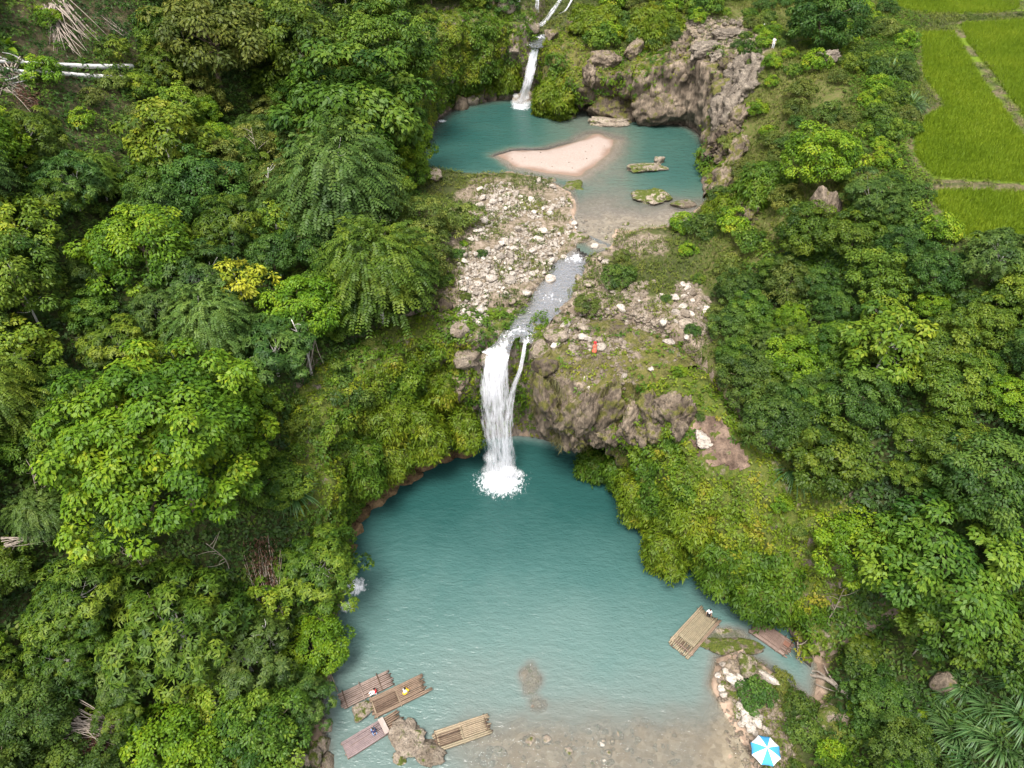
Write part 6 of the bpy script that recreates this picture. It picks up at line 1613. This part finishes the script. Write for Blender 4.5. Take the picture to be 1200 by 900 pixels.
def brush(label, base, tip, n, spread0, spread1, seed, mat='deadwood', rad=.05, name='dead_branch_pile', lift=.5, leafm=None, nleaf=0):
    r = np.random.default_rng(seed); o = empty(name, (0, 0, 0), label, 'dead branches')
    A, B = surf(*base, lift), surf(*tip, lift); dv_ = B - A; L = np.linalg.norm(dv_); sd = unit(np.cross(dv_, (0, 0, 1.0)))
    for k in range(n):
        a = A + sd * r.normal(0, spread0) + np.array([0, 0, r.uniform(-.2, .5)]); b = A + dv_ * r.uniform(.6, 1.1) + sd * r.normal(0, spread1) + np.array([0, 0, r.uniform(-.2, .6)])
        m_ = (a + b) / 2 + randdir(r, 1)[0] * L * .05
        mb = MB(); c = catmull(np.array([a, m_, b]), 5); mb.tube(c, np.linspace(rad * r.uniform(.6, 1.3), rad * .25, len(c)), 5); link('branch', mb.mesh('branch', M[mat]), o)
    if nleaf:
        t_ = r.random(nleaf); c = A + dv_ * (.3 + .75 * t_)[:, None] + sd * (r.normal(0, 1, nleaf) * (spread0 + (spread1 - spread0) * t_))[:, None] + np.array([0, 0, 1.0]) * r.uniform(-.2, .7, nleaf)[:, None]
        V, Fq = leaves(c, randdir(r, nleaf) + np.array([0, 0, .6]), unit(dv_) + .6 * randdir(r, nleaf), r.uniform(.25, .5, nleaf), r.uniform(.07, .14, nleaf))
        link('dry_leaves', mesh_np('dry_leaves', V, Fq, M[leafm], {'tint': ('FACE', r.random(nleaf))}), o)
    return o
brush('fan of pale dead palm stalks in the clearing above the fallen white trunks', (58,8), (78,66), 44, .7, 1.4, 21, rad=.10)
brush('long dead stalks slanting beside the palm stalk fan', (70,0), (122,60), 14, .5, .9, 22, rad=.08)
brush('dead twigs at the clearing edge near the olive tree', (148,40), (118,20), 10, .3, 1.2, 23)
brush('grey dead branches under the ends of the fallen trunks', (-10,80), (25,105), 24, 1.6, 2.2, 24, rad=.07)
brush('dark red dead branches just below the fallen trunks', (10,100), (45,118), 26, 1.2, 1.8, 25, 'deadwood', leafm='dry', nleaf=900)
brush('dead red brown palm crown lying at the foot of the slope', (175,868), (80,872), 46, 1.3, 1.0, 26, rad=.045, leafm='dry', nleaf=2600, lift=1.6)
brush('grey dead fronds sweeping over the dead red palm crown', (80,845), (140,862), 34, .9, .5, 27, rad=.04, lift=2.2)
brush('grey dead twigs at the picture edge on the lower slope', (5,640), (55,625), 16, .5, .8, 28, rad=.05, lift=3.0)
brush('reddish bare stems in the gully between slope and pool', (322,745), (305,640), 26, .6, .9, 29, rad=.05, leafm='dry', nleaf=900, lift=1.5)
brush('dry hanging stems on the mossy cliff below the feathery tree', (368,395), (362,440), 12, .3, .8, 30, lift=1.5)
dw = empty('driftwood', (0, 0, 0), 'forked grey driftwood trunk on the right bank beside the brown raft', 'driftwood')
for nm_, pts, r0, r1 in [('trunk', [(1002,820),(985,806),(968,794),(945,790)], .26, .14), ('branch', [(972,797),(958,786),(950,775)], .14, .05), ('branch', [(990,808),(975,808),(955,800)], .12, .04), ('branch', [(985,805),(972,790),(966,778)], .12, .05)]:
    mb = MB(); c = catmull(np.array([surf(*p_, .5) for p_ in pts]), 6); rr_ = np.random.default_rng(len(pts)); mb.tube(c, np.linspace(r0, r1, len(c)) * (1 + .12 * rr_.normal(size=len(c))), 8); link(nm_, mb.mesh(nm_, M['deadwood']), dw)
def snag(px, py, hpx, label, seed, mat='palebark', grp=None, raise_=0.):
    q, dep = on_ray(px, py, raise_); h = hpx * dep / F * 1.15; r = np.random.default_rng(seed)
    o = empty('bare_tree', q, label, 'bare tree', grp); mb = MB(); top = np.array([r.normal(0, .5), r.normal(0, .4), h]); c = catmull(np.array([(0, 0, -.4), (.1, 0, h * .4), top]), 6)
    mb.tube(c, np.linspace(.13, .05, len(c)) * (.5 if grp else 1), 7); link('trunk', mb.mesh('trunk', M[mat]), o)
    for k in range(7):
        a = c[5 + k % 7]; b = a + unit(randdir(r, 1)[0] * np.array([1, 1, .3]) + np.array([0, 0, .5])) * h * r.uniform(.15, .35)
        mb = MB(); cc = catmull(np.array([a, (a + b) / 2 + randdir(r, 1)[0] * .15, b]), 4); mb.tube(cc, np.linspace(.05, .012, len(cc)) * (.7 if grp else 1), 5); link('branch', mb.mesh('branch', M[mat]), o)
snag(365, 440, 70, 'bare pale sapling on the mossy cliff below the feathery tree', 41)
snag(326, 770, 70, 'bare twiggy snag in the gully above the moored rafts', 42)
snag(48, 385, 70, 'pale trunked bare tree at the picture edge above the huge spreading tree', 43)
snag(318, 240, 40, 'thin bare sapling beside the small loose lime tree', 44)
for q, (a, b, h_) in enumerate([(60,470,40),(150,640,36),(255,640,40),(120,790,44),(430,250,50),(455,285,44),(300,180,40),(215,45,36),(30,560,44),(170,700,36),(1075,500,26),(985,700,40),(1090,740,36),(940,760,34)]):
    snag(a, b, h_ * 1.5, 'bare grey branches showing among the leafy trees', 60 + q, 'deadwood', 'bare branches among the trees', 4.0)
mp_ = empty('mooring_pole', P(388, 800, .2), 'thin leaning bamboo pole standing in the water at the pale pinkish raft', 'pole')
mb = MB(); A, B = P(396, 811, .1), P(386, 785, 1.6); mb.tube([A - P(388, 800, .2), B - P(388, 800, .2)], [.04, .03], 6); link('stem', mb.mesh('stem', M['bam_tan']), mp_)
EXPO = 1.3

# ------------------------------------------------------------------ light, camera, settings
w = bpy.data.worlds.new('World'); scene.world = w; w.use_nodes = True
nt = w.node_tree; nt.nodes.clear()
SUN_EL, SUN_AZ = radians(66), radians(200)
sky = nt.nodes.new('ShaderNodeTexSky'); sky.sky_type = 'NISHITA'; sky.sun_disc = False
sky.sun_elevation = SUN_EL; sky.sun_rotation = SUN_AZ; sky.air_density = 1.0; sky.dust_density = 4.0; sky.ozone_density = 1.0
hs = nt.nodes.new('ShaderNodeHueSaturation'); hs.inputs['Saturation'].default_value = .35
bg = nt.nodes.new('ShaderNodeBackground'); bg.inputs['Strength'].default_value = .125
ow = nt.nodes.new('ShaderNodeOutputWorld')
nt.links.new(sky.outputs[0], hs.inputs['Color']); nt.links.new(hs.outputs[0], bg.inputs[0]); nt.links.new(bg.outputs[0], ow.inputs[0])
sl = bpy.data.lights.new('sun', 'SUN'); sl.energy = 2.3; sl.angle = radians(20); sl.color = (1, .96, .90)
so = bpy.data.objects.new('sun', sl); COL.objects.link(so)
dv = Vector((sin(SUN_AZ) * cos(SUN_EL), cos(SUN_AZ) * cos(SUN_EL), sin(SUN_EL)))
so.rotation_euler = dv.to_track_quat('Z', 'Y').to_euler(); so.location = (0, 0, 150)
cam = bpy.data.cameras.new('camera'); cam.sensor_width = 36; cam.lens = F / 1200 * 36; cam.clip_end = 2000; cam.clip_start = .5
co = bpy.data.objects.new('camera', cam); COL.objects.link(co); co.location = (0, 0, H); co.rotation_euler = (pi / 2 - PT, 0, 0)
scene.camera = co
vs = scene.view_settings; vs.view_transform = 'Standard'; vs.look = 'None'; vs.gamma = 1; vs.use_curve_mapping = False; vs.exposure = EXPO
scene.display_settings.display_device = 'sRGB'
cy = scene.cycles
cy.max_bounces = 6; cy.diffuse_bounces = 3; cy.glossy_bounces = 2; cy.transmission_bounces = 3; cy.transparent_max_bounces = 24
cy.use_denoising = True; cy.denoiser = 'OPENIMAGEDENOISE'; cy.denoising_input_passes = 'RGB_ALBEDO_NORMAL'
cy.caustics_reflective = False; cy.caustics_refractive = False
scene.render.use_persistent_data = False
